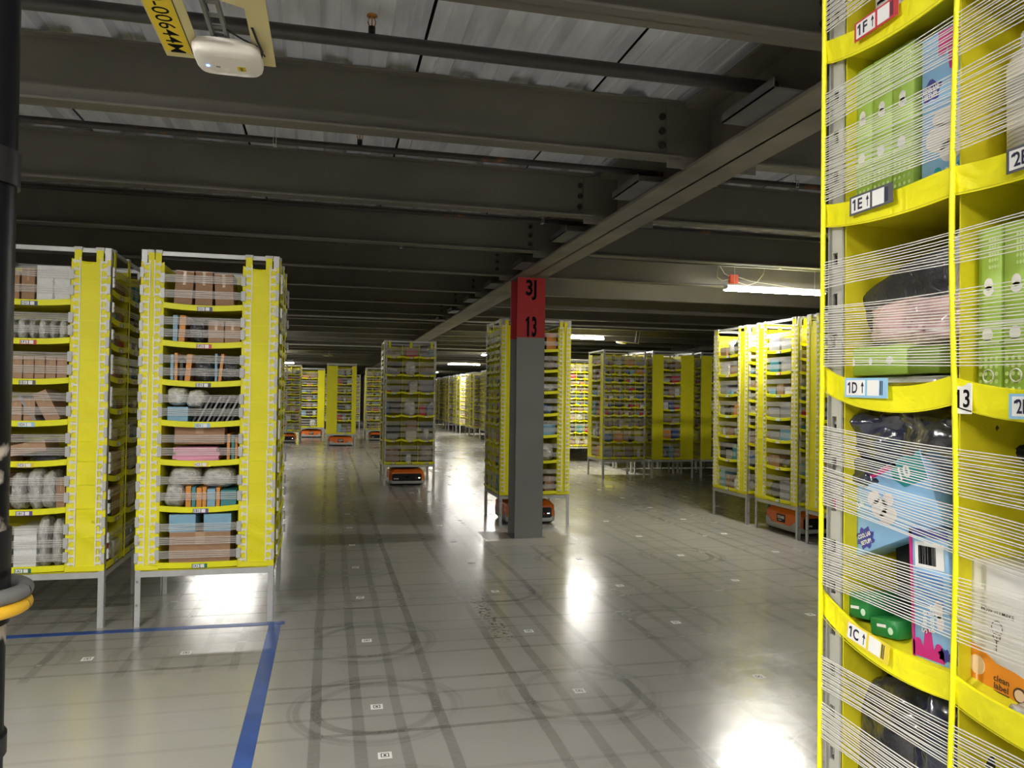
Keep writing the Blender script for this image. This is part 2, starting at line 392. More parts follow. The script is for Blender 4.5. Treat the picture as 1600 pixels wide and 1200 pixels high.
# column
colr = empty('steel_column', (2.235, 8.66, 0))
tag(colr, 'grey steel H column with a red band reading 3J 13', 'column')
def H(mb, z0, z1, e=0.0):
    mb.box(-.162-e, .162+e, -.172-e, -.154+e, z0, z1); mb.box(-.162-e, .162+e, .154-e, .172+e, z0, z1); mb.box(-.008-e, .008+e, -.155, .155, z0, z1)
mb = MB(); H(mb, 0, 2.285); mb.build('shaft', COLM, colr)
mb = MB(); H(mb, 2.285, GZ, .001); rp = mb.build('red_band', RED, colr)
mb = MB(); TT = lambda u, w, z: (u, -.174+w, z)
text_mb(mb, '3J', TT, .235, -.005, 2.83, .125, bold=.03, th=.002); text_mb(mb, '3', TT, .235, .035, 2.41, .055, bold=.03, th=.002)
mb.poly([(-.05, 2.295), (-.024, 2.295), (-.024, 2.525), (-.04, 2.525), (-.066, 2.49), (-.066, 2.465), (-.05, 2.475)], .002, lambda u, w, z: (u, -.174+w, z))
mb.build('lettering', BLACK, rp)
flat('base_patch', -.50, .42, -.60, .3, mat('pale_floor_patch', (.36, .335, .30), .35, var=.06, scale=3), .001, colr)
mb = MB(); mb.box(-.2, .2, -.21, .21, 0, .004); mb.build('base_plate', COLM, colr)
c2 = 0
for (x, y) in ((2.235, 24), (2.235, 40)):
    r_ = empty('steel_column', (x, y, 0)); mb = MB(); H(mb, 0, GZ); mb.build('shaft', COLM, r_)
    tag(r_, 'distant grey steel column '+('behind the robot-carried pod' if y < 30 else 'near the back wall'), 'column')

# pipes
def pipe(y, z0, z1, r, m, label, heads=(), hang=(), x0=-12, x1=20):
    root = empty('sprinkler_pipe', (0, y, 0))
    tag(root, label, 'pipe')
    zz = lambda x: z0+(z1-z0)*(x+1.2)/3.4
    mb = MB(); mb.tube([(x0, 0, zz(0)), (-5, 0, zz(-.5)), (0, 0, zz(0)), (x1, 0, zz(2.0))], r, 12); mb.build('pipe', m, root)
    for x in hang:
        mb = MB(); mb.tube([(x, 0, zz(x)+r+.006), (x, 0, 3.37)], .004, 6)
        a = [(x+.0, (r+.006)*math.cos(t), zz(x)+(r+.006)*math.sin(t)) for t in [2*math.pi*i/14 for i in range(15)]]
        for dx in (-.008, .008): mb.tube([(p[0]+dx, p[1], p[2]) for p in a], .003, 5, caps=False)
        mb.box(x-.011, x+.011, -r-.008, r+.008, zz(x)-r-.009, zz(x)-r-.005)
        mb.build('pipe_hanger', STEEL, root)
    for x in heads:
        h = MB(); z = zz(x)+r
        h.lathe([(.016, -.01), (.016, .03), (.013, .03), (.0, .03)], 10, (x, 0, z)); hd = h.build('sprinkler_head', BLACKM, root)
        h = MB(); h.tube([(x-.010, 0, z+.03), (x-.018, 0, z+.05), (x-.010, 0, z+.075), (x, 0, z+.08), (x+.010, 0, z+.075), (x+.018, 0, z+.05), (x+.010, 0, z+.03)], .003, 6)
        h.lathe([(0, .078), (.024, .080), (.024, .084), (0, .086)], 12, (x, 0, z)); h.tube([(x, 0, z+.03), (x, 0, z+.075)], .0035, 6)
        h.build('brass_frame', mat('brass', (.55, .25, .06), .3, metal=.8), hd)
BH = [-.5, 1.6, 5.6]
pipe(3.52, 3.185, 3.245, .034, PIPE, 'thick black sprinkler pipe nearest the camera, under the bright deck', [.160], [-.31, -3, 4.3])
pipe(4.9, 3.148, 3.163, .021, RUST, 'rusty dark sprinkler pipe behind the second ceiling beam', [.16], [-.35, 3.25])
pipe(6.5, 3.15, 3.16, .02, RUST, 'thin dark sprinkler pipe behind the third ceiling beam', [], [1.8, 4.6])
for k in range(5): pipe(8.0+1.54*k*1.0, 3.15, 3.16, .018, PIPE, f'thin dark far sprinkler pipe, {ords[k+3]} from the camera', [], [.7, 5.1])
# conduit runs across under the beams, far away
for (y, z, nm) in ((14.0, 2.99, 'nearer'), (22.0, 2.98, 'farther')):
    mb = MB(); mb.tube([(-12, y, z), (20, y, z)], .016, 8); o = mb.build('conduit', mat('galvanised_conduit', (.5, .5, .45), .4, metal=.3)); tag(o, f'{nm} pale conduit running across under the far ceiling beams', 'conduit')

# lamps
hm = MB()
HW, HL = .065, .68
hm.box(-HL, HL, -HW*.75, HW*1.0, .014, .06)
hmesh = hm.mesh('housing', mat('white_lamp_housing', (.75, .75, .72), .5, var=0))
dm = MB(); a_, b_, h_ = HL-.005, HW*.95, .014
dm.add([(-a_, -b_*.8, 0), (a_, -b_*.8, 0), (a_, b_*.8, 0), (-a_, b_*.8, 0), (-a_, -b_, h_), (a_, -b_, h_), (a_, b_, h_), (-a_, b_, h_)], [(0, 3, 2, 1), (0, 1, 5, 4), (1, 2, 6, 5), (2, 3, 7, 6), (3, 0, 4, 7)])
dmesh = dm.mesh('diffuser', lm)
wm = MB(); wm.tube([(-HL+.12, 0, .06), (-HL+.12, 0, DZ-2.95)], .0025, 5); wm.tube([(HL-.12, 0, .06), (HL-.12, 0, DZ-2.95)], .0025, 5); wmesh = wm.mesh('hanger_wire', STEEL)
def lamp(x, y, label, group=None):
    r_ = empty('ceiling_light', (x, y, 2.95)); link('housing', hmesh, r_); link('diffuser', dmesh, r_); link('hanger_wire', wmesh, r_)
    tag(r_, label, 'light', group)
lamp(5.40, 8.56, 'lit strip light above the right-hand row of pods'); lamp(5.40, 16.6, 'lit strip light right of the red-banded column'); lamp(5.55, 32.2, 'small lit strip light far back over the far pod row')
lamp(5.5, 24.6, 'distant strip light peeking out left of the column pod')
lamp(-2.2, 1.5, 'strip light over the taped area, outside the left edge'); lamp(-1.6, -2.2, 'added unseen strip light behind the camera, nearest one'); lamp(.8, -1.2, 'added unseen strip light behind the camera beside the big pod'); lamp(-2.3, 18.8, 'strip light behind the left pods, seen mirrored in the floor')  # both lamps behind the camera are added, unseen, to brighten the big pod
lamp(-2.2, 26.9, 'strip light above the far left pods'); lamp(-2.2, 35, 'strip light over the rear left of the room'); lamp(5.4, .3, 'strip light behind the big right pod'); lamp(-2.2, -6, 'strip light behind the camera, left'); lamp(5.4, -7, 'strip light behind the camera, right')
lamp(13, 28.7, 'strip light far to the right of the room, farther one')
lamp(5.4, 44, 'strip light at the rear right of the room')

# red junction box with its cables
jb = empty('junction_box', (4.90, 8.70, 3.06)); tag(jb, 'red square junction box with white cables above the lit strip light', 'junction box')
mb = MB(); mb.box(-.055, .055, -.03, .03, 0, .11); bevel(mb.build('housing', mat('red_box', (.62, .07, .03), .4, var=.03), jb), .004)
WC = mat('white_cable', (.6, .58, .5), .5, var=0)
for pts in ([(-.055, 0, .09), (-.12, 0, .12), (-.19, 0, .22), (-.21, 0, .30)], [(-.055, 0, .05), (-.15, 0, .03), (-.22, 0, .07), (-.22, 0, .17), (-.17, 0, .27)], [(.055, 0, .09), (.25, 0, .04), (.5, 0, .02), (.9, 0, -.02), (1.1, -.03, -.03)], [(.055, 0, .02), (.2, 0, -.01), (.33, 0, .03), (.42, 0, .14), (.45, 0, .27)]):
    mb = MB(); mb.tube(pts, .005, 6); mb.build('cable', WC, jb)

# wireless access point on a plate
def ap_unit(loc, label, detail=True):
    r_ = empty('access_point', loc); tag(r_, label, 'access point')
    # coordinates: x right, y away, z up; plate about .37 wide
    PM = mat('cream_plate', (.60, .52, .26), .5, var=.06)
    mb = MB(); W0, W1, D0, D1 = -.165, .165, -.26, .235
    hx0, hx1, hy0, hy1 = -.055, .105, -.19, .14
    for b_ in ((W0, hx0, D0, D1), (hx1, W1, D0, D1), (hx0, hx1, D0, hy0), (hx0, hx1, hy1, D1)): mb.box(b_[0], b_[1], b_[2], b_[3], 0, .004)
    mb.add([(hx1-.10, hy0, .0), (hx1, hy0, 0), (hx1, hy0+.05, 0), (hx1-.10, hy0, .004), (hx1, hy0, .004), (hx1, hy0+.05, .004)], [(0, 2, 1), (3, 4, 5), (0, 3, 5, 2)])
    pl = mb.build('mounting_plate', PM, r_)
    mb = MB(); TD = lambda u, w, z: (u, z, w)   # faces down, top of the writing to the right
    mb.box(-.160, -.085, -.235, .20, -.0012, -.0002)
    st = mb.build('id_sticker', mat('yellow_sticker', (.75, .55, .02), .5, var=.04), pl)
    mb = MB(); text_mb(mb, '10-00644M', lambda u, w, z: (z, u, -.0014), .046, 0, -.1235, .40, bold=.004); mb.box(-.083, -.081, -.235, .2, -.0014, -.0004)
    mb.build('lettering', BLACK, st)
    # strut and bracket
    mb = MB()
    for x in (-.012, .028): mb.box(x, x+.010, -.26, .16, .004, .022)
    for y in (-.2, -.13, -.05, .02, .07): mb.box(-.012, .038, y, y+.02, .016, .022)
    mb.build('strut', mat('dark_strut', (.18, .18, .18), .4, metal=.5), r_)
    mb = MB()
    for x in (-.004, .03): mb.tube([(x, -.20, .02), (x, -.20, .62)], .004, 6)
    mb.tube([(.10, -.24, .004), (.10, -.24, .62)], .003, 6); mb.build('hanger_rod', STEEL, r_)
    mb = MB(); mb.tube([(.03, .02, .012), (.08, .05, -.002), (.12, .07, -.01), (.14, .12, -.018)], .0025, 6); mb.tube([(.115, -.03, .0), (.125, .03, -.012), (.135, .08, -.02), (.128, .13, -.02)], .004, 6)
    mb.build('cable', BLACKM, r_)
    # white rounded box: rounded-rectangle footprint with a domed front
    mb = MB(); rings = []
    for (s_, z) in ((.93, .0), (1, -.012), (1, -.022), (.97, -.034), (.90, -.042), (.6, -.046)):
        ring = []
        for i in range(40):
            t_ = 2*math.pi*i/40; c_, sn = math.cos(t_), math.sin(t_); e = .42
            ring.append((.030+.101*s_*math.copysign(abs(c_)**e, c_), .150+.098*s_*math.copysign(abs(sn)**e, sn), z))
        rings.append(ring)
    mb.add([p for g_ in rings for p in g_], [(i*40+k_, i*40+(k_+1) % 40, (i+1)*40+(k_+1) % 40, (i+1)*40+k_) for i in range(5) for k_ in range(40)], 0, True)
    mb.add(rings[-1], [tuple(range(40))], 0, True); mb.add(rings[0], [tuple(range(40))[::-1]])
    hs = mb.build('housing', mat('white_plastic', (.78, .74, .68), .4, var=0), r_)
    mb = MB(); mb.box(-.036, -.028, .160, .168, -.0475, -.0462); mb.build('status_light', LED, hs)
    mb = MB(); mb.box(-.008, .004, .160, .170, -.047, -.0462); mb.build('logo', mat('grey_print', (.2, .2, .2), .5, var=0), hs)
    mb = MB(); mb.box(.055, .080, .15, .182, -.047, -.0462, 0); text_mb(mb, '1664H', lambda u, w, z: (z, u, -.0473), .012, .166, .0675, .028, mi=1, bold=.01)
    mb.build('number_sticker', [mat('yellow_sticker', (.75, .55, .02)), BLACK], hs)
    return r_
ap = ap_unit((-.352, 2.365, 2.665), 'white access point under a cream plate with yellow sticker at the top left')
for (loc, lab, rz) in (((6.45, 16.1, 2.86), 'small distant access point right of the strip light', .7), ((-.1, 27, 2.95), 'tiny far access point over the far left pods', .3)):
    c = copy_tree(ap); c.location = loc; c.rotation_euler = (.15, 0, rz); c['label'] = lab

# black pole at the left edge, right beside the camera
PX, PY = -.4545, 1.118
pr_ = empty('black_pole', (PX, PY, 0)); tag(pr_, 'scuffed black pole close to the camera at the left edge', 'pole')
mb = MB(); mb.tube([(0, 0, 0), (0, 0, 1.86), (0, 0, DZ)], .052, 28); mb.build('shaft', POLE, pr_)
for z0, z1 in ((1.865, 1.91), (1.30, 1.42), (1.13, 1.155), (1.36, 1.37)):
    mb = MB(); mb.tube([(0, 0, z0), (0, 0, z1)], .056, 28); bevel(mb.build('collar', BLACKM, pr_), .003)
mb = MB(); mb.tube([(.0, -.055, 1.93), (.02, -.050, 1.6), (.022, -.05, 1.2), (.02, -.05, .9)], .006, 8); mb.build('cable', BLACKM, pr_)
rg = empty('cord_loop', (PX+.01, PY-.01, 1.335)); tag(rg, 'grey and yellow cord loop round the black pole', 'loop')
def ringt(z, r, tr, m, nm):
    mb = MB(); pts = [(r*math.cos(2*math.pi*i/30), r*math.sin(2*math.pi*i/30), z) for i in range(31)]; mb.tube(pts, tr, 10, caps=False); mb.build(nm, m, rg)
ringt(.008, .066, .010, mat('grey_rubber', (.12, .12, .12), .6), 'grey_ring'); ringt(-.010, .067, .0085, mat('amber_cord', (.62, .36, .02), .5), 'yellow_ring')

# ------------------------------------------------------------------ pods
Hh = .455; TOPZ = 2.58
FT = {0: ((1, 0), (0, -1)), 1: ((0, 1), (1, 0)), 2: ((-1, 0), (0, 1)), 3: ((0, -1), (-1, 0))}
def face_T(f):
    (tx, ty), (nx, ny) = FT[f]
    return lambda u, w, z: (tx*u+nx*(Hh-w), ty*u+ny*(Hh-w), z)
S7 = [.40, .79, 1.11, 1.38, 1.66, 1.93, 2.19]
S6 = [.40, .81, 1.24, 1.65, 1.96, 2.28]
S10 = [.405, .73, 1.03, 1.26, 1.42, 1.59, 1.75, 1.92, 2.08, 2.25]
S9 = [.405, .72, 1.0, 1.24, 1.46, 1.68, 1.90, 2.08, 2.27]
BT = 2.50   # top of the fabric
CACHE = {}
def cached(key, fn):
    if key not in CACHE: CACHE[key] = fn()
    return CACHE[key]

def post_mesh(lod):
    def fn():
        mb = MB(); a, t_ = .040, .004
        for f in (0, 3):     # corner at (-Hh,-Hh)
            T = face_T(f)
            us = (-Hh, -Hh+a) if f == 0 else (Hh-a, Hh)
            if lod == 0:
                T2 = T; z = 0
                mb.box(us[0], us[0]+.013, 0, t_, 0, TOPZ, 0, T2); mb.box(us[1]-.013, us[1], 0, t_, 0, TOPZ, 0, T2)
                zz = .05
                while zz < TOPZ:
                    mb.box(us[0]+.013, us[1]-.013, 0, t_, zz-.05 if zz < .06 else zz-.052, min(zz, TOPZ), 0, T2); zz += .075
            else:
                mb.box(us[0], us[1], 0, t_, 0, TOPZ, 0, T)
        if lod < 2:
            mb.box(-Hh+.012, -Hh+.026, -Hh-.004, -Hh, .14, .154, 1); mb.box(-Hh+.012, -Hh+.026, -Hh-.004, -Hh, .30, .314, 1)
        return mb.mesh('post', STEEL, mat('bolt_grey', (.25, .25, .25), .4, metal=.6))
    return cached(('post', lod), fn)
def rail_mesh(z0, z1):
    def fn():
        mb = MB(); mb.box(-Hh+.02, Hh-.02, -Hh+.004, -Hh+.010, z0, z1); mb.box(-Hh+.02, Hh-.02, -Hh+.004, -Hh+.035, z1-.004, z1)
        return mb.mesh('rail', STEEL)
    return cached(('rail', z0), fn)

def ladder_mesh(lod):
    """white toothed clip strip, about .26 m long, local u,w,z -> x,y,z (faces -Y), teeth towards -x"""
    def fn():
        mb = MB(); T = lambda u, w, z: (u, w, z)
        mb.box(.026, .034, -.004, 0, 0, .255, 0)
        for i in range(5):
            z = .012+i*.052
            mb.box(-.004, .030, -.0045, -.0005, z, z+.013); mb.box(-.008, .001, -.004, 0, z-.008, z+.022)
            mb.box(.004, .010, -.0035, 0, z+.010, z+.020) if i % 2 else mb.box(-.016, -.006, -.005, -.001, z+.002, z+.012)
        return mb.mesh('clip_strip', CLIPW)
    return cached(('ladder', lod), fn)
def place_face(o, f, u, w, z, mirror=False):
    T = face_T(f); p = T(u, w, z); o.location = p
    ang = {0: 0, 1: math.pi/2, 2: math.pi, 3: -math.pi/2}[f]; o.rotation_euler = (0, 0, ang)
    if mirror: o.scale = (-1, 1, 1)

def panel(root, f, u0, u1, lod, seed, seams, z0=.385, name='fabric_panel'):
    if u1-u0 < .012: return
    T = face_T(f); mb = MB()
    if lod == 0:
        nx, nz = max(4, int((u1-u0)/.02)), 110; vs = []
        for j in range(nz+1):
            for i in range(nx+1):
                a = i/nx; u = u0+(u1-u0)*a; z = z0+(BT-z0)*j/nz
                edge = min(1, 6*a*(1-a)); 
                q = noise.noise(Vector((u*5+seed, z*3.2, seed*3)))*.008+noise.noise(Vector((u*3+z*11, z*9+u*8, seed)))*.0045*(2.2 if z < .79 or z > 2.3 else .7)
                sg = 0
                if j == nz: sg = -.02*4*a*(1-a)
                vs.append(T(u, -.003-q*edge, z+sg))
        mb.add(vs, [(j*(nx+1)+i, j*(nx+1)+i+1, (j+1)*(nx+1)+i+1, (j+1)*(nx+1)+i) for j in range(nz) for i in range(nx)], 0, True)
    else:
        mb.box(u0, u1, -.002, .002, z0, BT, 0, T)
    p = mb.build(name, YEL, root)
    if lod < 2:
        mb = MB()
        for z in seams: mb.box(u0+.004, u1-.004, -.0075 if lod == 0 else -.005, .0, z-.003, z+.003, 0, T)
        stuff(mb.build('seam', YLIP, p))
    return p

def lip_curve(u0, u1, sag, n=8):
    return [(u0+(u1-u0)*i/n, -sag*4*(i/n)*(1-i/n)) for i in range(n+1)]

def shelf_row(root, f, u0, u1, z, depth, lod, sag=.018, ncol=1, lean=0.0):
    """shelf sheet + front band; top of band at z+.03"""
    T = face_T(f); mb = MB(); hb = .040 if lod == 0 else .036
    wd = (u1-u0)/ncol
    # sheet
    pts = []
    for c in range(ncol): pts += lip_curve(u0+c*wd, u0+(c+1)*wd, sag, 8 if lod == 0 else 5)
    n_ = len(pts)
    vs = [T(u, w_, z+dz*(1 if w_ < .01 else .3)) for w_ in (-.002, depth) for u, dz in pts]+[T(u, w_, z-.003+dz*(1 if w_ < .01 else .3)) for w_ in (-.002, depth) for u, dz in pts]
    mb.add(vs, [(i, n_+i, n_+i+1, i+1) for i in range(n_-1)]+[(2*n_+i, 2*n_+i+1, 3*n_+i+1, 3*n_+i) for i in range(n_-1)])
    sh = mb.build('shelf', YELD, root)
    mb = MB()
    vs = [T(u, w_, z+dz+zz) for (w_, zz) in ((-.004, -.004), (-.010, -.006), (-.012, hb-.008), (-.005, hb-.006)) for u, dz in pts]
    mb.add(vs, [(k_*n_+i, k_*n_+i+1, ((k_+1) % 4)*n_+i+1, ((k_+1) % 4)*n_+i) for k_ in range(4) for i in range(n_-1)], 0, False)
    lp = mb.build('shelf_band', YLIP, root)
    return sh, lp

def sticker(root, f, u, z, key, txt, big=1.0, lod=0, tilt=0.0):
    T0 = face_T(f); c, s_ = math.cos(tilt), math.sin(tilt)
    T = lambda a, w_, b_: T0(u+a*c-b_*s_, w_-(.0175 if big > 1.01 else .0125), z+a*s_+b_*c)
    W_, Hs = .050*big, .015*big*(1.05 if big > 1.01 else 1)
    mb = MB(); mb.box(-W_, W_, -.001, 0, -Hs, Hs, 0, T); mb.box(-W_*.90, -W_*.02, -.0016, -.001, -Hs*.78, Hs*.78, 1, T); mb.box(W_*.10, W_*.62, -.0016, -.001, -Hs*.78, Hs*.78, 1, T)
    o = mb.build('shelf_label', [TAGM[key], WHITE], root)
    if lod == 0:
        mb = MB(); text_mb(mb, txt, T, Hs*1.15, -W_*.52 if not big > 1.01 else -W_*.56, 0, W_*.62 if len(txt) > 2 else W_*.4, th=.0019, bold=.025)
        if big > 1.01:
            mb.box(-W_*.135, -W_*.105, -.0019, -.0016, -Hs*.55, Hs*.5, 0, T); mb.poly([(-W_*.19, Hs*.15), (-W_*.05, Hs*.15), (-W_*.12, Hs*.62)], .0003, lambda a, w_, b_: T(a, w_-.0017, b_))
            mb.poly([(-W_*.83, Hs*.42), (-W_*.74, Hs*.58), (-W_*.74, Hs*.3), (-W_*.83, Hs*.2)], .0003, lambda a, w_, b_: T(a, w_-.0017, b_))
            mb.box(W_*.68, W_*.72, -.0016, -.001, -Hs*.7, Hs*.7, 0, T); mb.box(W_*.76, W_*.79, -.0016, -.001, -Hs*.7, Hs*.7, 0, T)
        mb.build('lettering', mat('ink', (.02, .02, .05), .5, var=0), o)
    return o

def band(root, f, u0, u1, z, hgt, lod, seed):
    T = face_T(f)
    if lod == 0:
        mb = MB(); rr = random.Random(seed); n_ = 4; N_ = 8
        for k_ in range(n_):
            zb = z+hgt*(k_+.5)/n_-hgt/2; ph = rr.uniform(0, 6); am = rr.uniform(0, .005); th = .0007
            pts = [(u0+(u1-u0)*i/N_, zb+am*math.sin(ph+i*.9)*(i not in (0, N_))) for i in range(N_+1)]
            vs = [T(u, -.014+q, zz+e) for e, q in ((-th, 0), (th, 0), (th, -.002), (-th, -.002)) for u, zz in pts]; m_ = N_+1
            mb.add(vs, [(a*m_+i, a*m_+i+1, ((a+1) % 4)*m_+i+1, ((a+1) % 4)*m_+i) for a in range(4) for i in range(N_)], 0)
        mb.box(u0, u1, -.0135, -.013, z-hgt/2, z+hgt/2, 1, T)
        return mb.build('elastic_band', [STRAND, FILM], root)
    mb = MB(); mb.box(u0, u1, -.0145, -.0135, z-hgt/2, z+hgt/2, 0, T)
    return mb.build('elastic_band', FILM2, root)

POD_N = [0]
def pod(cx, cy, label, group, faces, lod, show, nick=None, letters='ABCDEFG'):
    """faces: {f: ('single', margin_left, margin_right, shelves, depth) | ('multi', ncol, shelves, depth)}"""
    POD_N[0] += 1; seed = POD_N[0]
    root = empty('storage_pod', (cx, cy, 0)); tag(root, label, 'shelf pod', group)
    for i in range(4):
        p = link('post', post_mesh(max(lod, 1)), root); p.rotation_euler = (0, 0, i*math.pi/2)
        for z0, z1, nm in ((2.545, 2.575, 'top_rail'), (.335, .375, 'bottom_rail')):
            p = link(nm, rail_mesh(z0, z1), root); p.rotation_euler = (0, 0, i*math.pi/2)
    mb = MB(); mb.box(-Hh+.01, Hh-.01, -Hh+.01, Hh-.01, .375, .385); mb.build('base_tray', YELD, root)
    cols = ['navy', 'red', 'grey', 'blue', 'yellow', 'purple', 'green'][::-1]
    for f, sp in faces.items():
        T = face_T(f); vis = f in show; sh = sp[3] if sp[0] == 'single' else sp[2]
        seams = []
        for a, b_ in zip(sh, sh[1:]+[BT]): seams += [a+.02, (a+b_)/2+.02]
        L_ = lod if vis else 2
        if sp[0] == 'single':
            u0, u1, depth, ncol = -Hh+sp[1], Hh-sp[2], sp[4], 1
            panel(root, f, -Hh+.002, u0, L_, seed+f, seams); panel(root, f, u1, Hh-.002, L_, seed+f+.5, seams)
        else:
            u0, u1, depth, ncol = -Hh+.01, Hh-.01, sp[3], sp[1]
        # hanging tabs
        if vis and lod < 2:
            for u in ((-Hh+.07, u0-.04, u1+.04, Hh-.07) if sp[0] == 'single' else (-Hh+.08, 0, Hh-.08)):
                mb = MB(); mb.box(u-.022, u+.022, -.007, .0, BT-.05, 2.575, 0, T); mb.box(u-.026, u+.026, -.009, .03, 2.560, 2.580, 1, T); mb.build('hanging_tab', [YEL, CLIPG], root)
        if not vis:
            mb = MB(); mb.box(u0, u1, .004, .008, .385, BT, 0, T); mb.build('fabric_panel', YEL, root)
            continue
        # lining: side walls per column and back
        mb = MB(); wd = (u1-u0)/ncol
        for c in range(ncol+1):
            u = u0+c*wd; a = .002
            mb.box(u-a, u+a, .0, depth, .385, BT-.02, 0, T)
        mb.box(u0, u1, depth, depth+.004, .385, BT-.02, 0, T)
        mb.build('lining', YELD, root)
        if ncol > 1:
            for c in range(1, ncol):
                u = u0+c*wd; mb = MB()
                mb.tube([T(u+.003*math.sin(z_*3+c), -.012, z_) for z_ in [.39+.2*k_ for k_ in range(11)]+[BT]], .0045, 6 if lod == 0 else 4); mb.build('divider_cord', YLIP, root)
        for k_, z in enumerate(sh):
            zt = (sh+[BT])[k_+1]
            sag = (.014 if sp[0] == 'single' else .016+.014*max(0, 1-k_/4)) if k_ else .004
            shelf_row(root, f, u0, u1, z, depth, lod, sag, ncol)
            if lod < 2 or ncol == 1 or lod == 2:
                for c in range(ncol):
                    uc = u0+(c+.5)*wd
                    sticker(root, f, uc+.01, z+.008-sag, cols[k_ % 7], f'1{"ABCDEFGHJK"[k_]}1', 1.0 if ncol < 3 else .8, lod)
            gap = zt-z
            nbn = 3 if gap > .36 else 2 if gap > .2 else 1
            for b_ in range(nbn):
                zb = z+.035+(gap-.06)*(b_+.55)/nbn*.85
                hgt = (.055 if gap > .2 else .045)
                if sp[0] == 'multi' and lod > 0: hgt = min(.07, gap*.26)
                band(root, f, u0-.004, u1+.004, zb, hgt, lod, seed*100+f*31+k_*7+b_)
                if lod == 0:
                    for us in ((u0-.006, u1+.006)):
                        mb = MB(); mb.box(us-.014, us+.014, -.022, -.012, zb-.034, zb+.034, 0, T); mb.box(us-.012, us+.012, -.025, -.022, zb-.030, zb-.008, 0, T); mb.box(us-.012, us+.012, -.025, -.022, zb+.006, zb+.028, 0, T)
                        mb.build('band_clip', CLIPG, root)
        # clip strips
        if lod < 2:
            zs = [.42+.262*i for i in range(8)]
            lst = [(u0-.028, True), (u1+.028, False)] if sp[0] == 'single' else []
            if sp[0] == 'single': lst += [(-Hh+.028, False), (Hh-.028, True)]
            for (u, mir) in lst:
                for i, z in enumerate(zs):
                    jit = rnd.uniform(-.003, .003)
                    o = link('clip_strip', ladder_mesh(0), root); place_face(o, f, u+jit, -.006, z, mir)
            if lod == 0 and sp[0] == 'single':
                for u in (-Hh+.012, Hh-.010):
                    for i in range(17):
                        z = .47+i*.122; mb = MB(); mb.box(u-.012, u+.010, -.018, -.006, z-.034, z+.034, 0, T); mb.build('band_clip', CLIPG, root)
    return root

# ------------------------------------------------------------------ goods
def unit_box(m, tape=None):
    def fn():
        mb = MB(); mb.box(-.5, .5, -.5, .5, 0, 1, 0)
        if tape:
            mb.box(-.08, .08, -.503, .5, .997, 1.004, 1); mb.box(-.08, .08, -.506, -.5, .62, 1.0, 1)
            mb.box(-.5, .5, -.502, -.5, .985, 1.001, 1)
        return mb.mesh('box', m, tape or m)
    return cached(('ub', m.name, bool(tape)), fn)
def unit_bag(m, v):
    def fn():
        mb = MB(); nu, nv = 18, 11; vs = []
        for j in range(nv+1):
            ph = -math.pi/2+math.pi*j/nv
            for i in range(nu):
                th = 2*math.pi*i/nu
                cx, cyy, cz = math.cos(ph)*math.cos(th), math.cos(ph)*math.sin(th), math.sin(ph)
                e = .6; s = lambda q: math.copysign(abs(q)**e, q)
                x, y, z = s(cx)*.5, s(cyy)*.5, s(cz)*.5
                p = Vector((x, y, z)); d = noise.noise(p*4.2+Vector((v*7.3, 0, 0)))*.16+noise.noise(p*9+Vector((0, v*3.1, 0)))*.07
                q = p*(1+d); vs.append((q.x, q.y, max(q.z+.5, .0)))
        mb.add(vs, [(j*nu+i, j*nu+(i+1) % nu, (j+1)*nu+(i+1) % nu, (j+1)*nu+i) for j in range(nv) for i in range(nu)], 0, True)
        return mb.mesh('bag', m)
    return cached(('bag', m.name, v), fn)
def unit_bottle(m, cap):
    def fn():
        mb = MB(); mb.lathe([(0, 0), (.46, 0), (.5, .04), (.5, .66), (.44, .76), (.26, .82), (.26, .84)], 14)
        mb.lathe([(.28, .84), (.30, .85), (.30, .99), (.26, 1), (0, 1)], 14, mi=1); return mb.mesh('bottle', m, cap)
    return cached(('bot', m.name), fn)
PAL = {
 'brown': ('cardboard box', CARD[0], 1), 'tan': ('light cardboard box', CARD[1], 1), 'dark': ('dark cardboard box', CARD[2], 1),
 'white': ('white box', colour('white_card', (.72, .72, .72)), 0), 'grey': ('grey box', colour('grey_card', (.30, .30, .31)), 0), 'black': ('black box', colour('black_card', (.03, .03, .033)), 0),
 'blue': ('light blue box', colour('blue_card', (.22, .42, .58)), 0), 'navy': ('dark blue box', colour('navy_card', (.04, .08, .25)), 0), 'red': ('red box', colour('red_card', (.55, .03, .06)), 0), 'pink': ('pink folded pack', colour('pink_card', (.80, .35, .50)), 0),
 'orange': ('orange pack', colour('orange_card', (.70, .28, .04)), 0), 'green': ('green box', colour('green_card', (.12, .35, .10)), 0), 'teal': ('teal pack', colour('teal_card', (.05, .25, .28)), 0), 'cream': ('cream box', colour('cream_card', (.65, .58, .50)), 0)}
BAGS = {'silver': ('clear plastic bag', SILVER), 'bblack': ('black plastic bag', PLBLK), 'bwhite': ('white plastic bag', PLWHT), 'bblue': ('blue plastic bag', PLBLU), 'bbrown': ('brown plastic bag', PLBRN), 'bnavy': ('navy plastic bag', PLNAVY)}
POS = {1: [''], 2: ['left', 'right'], 3: ['left', 'middle', 'right']}
ORD = ['bottom', 'second lowest', 'third lowest', 'fourth', 'fifth', 'sixth', 'seventh', 'eighth', 'ninth', 'tenth']
RECS = []
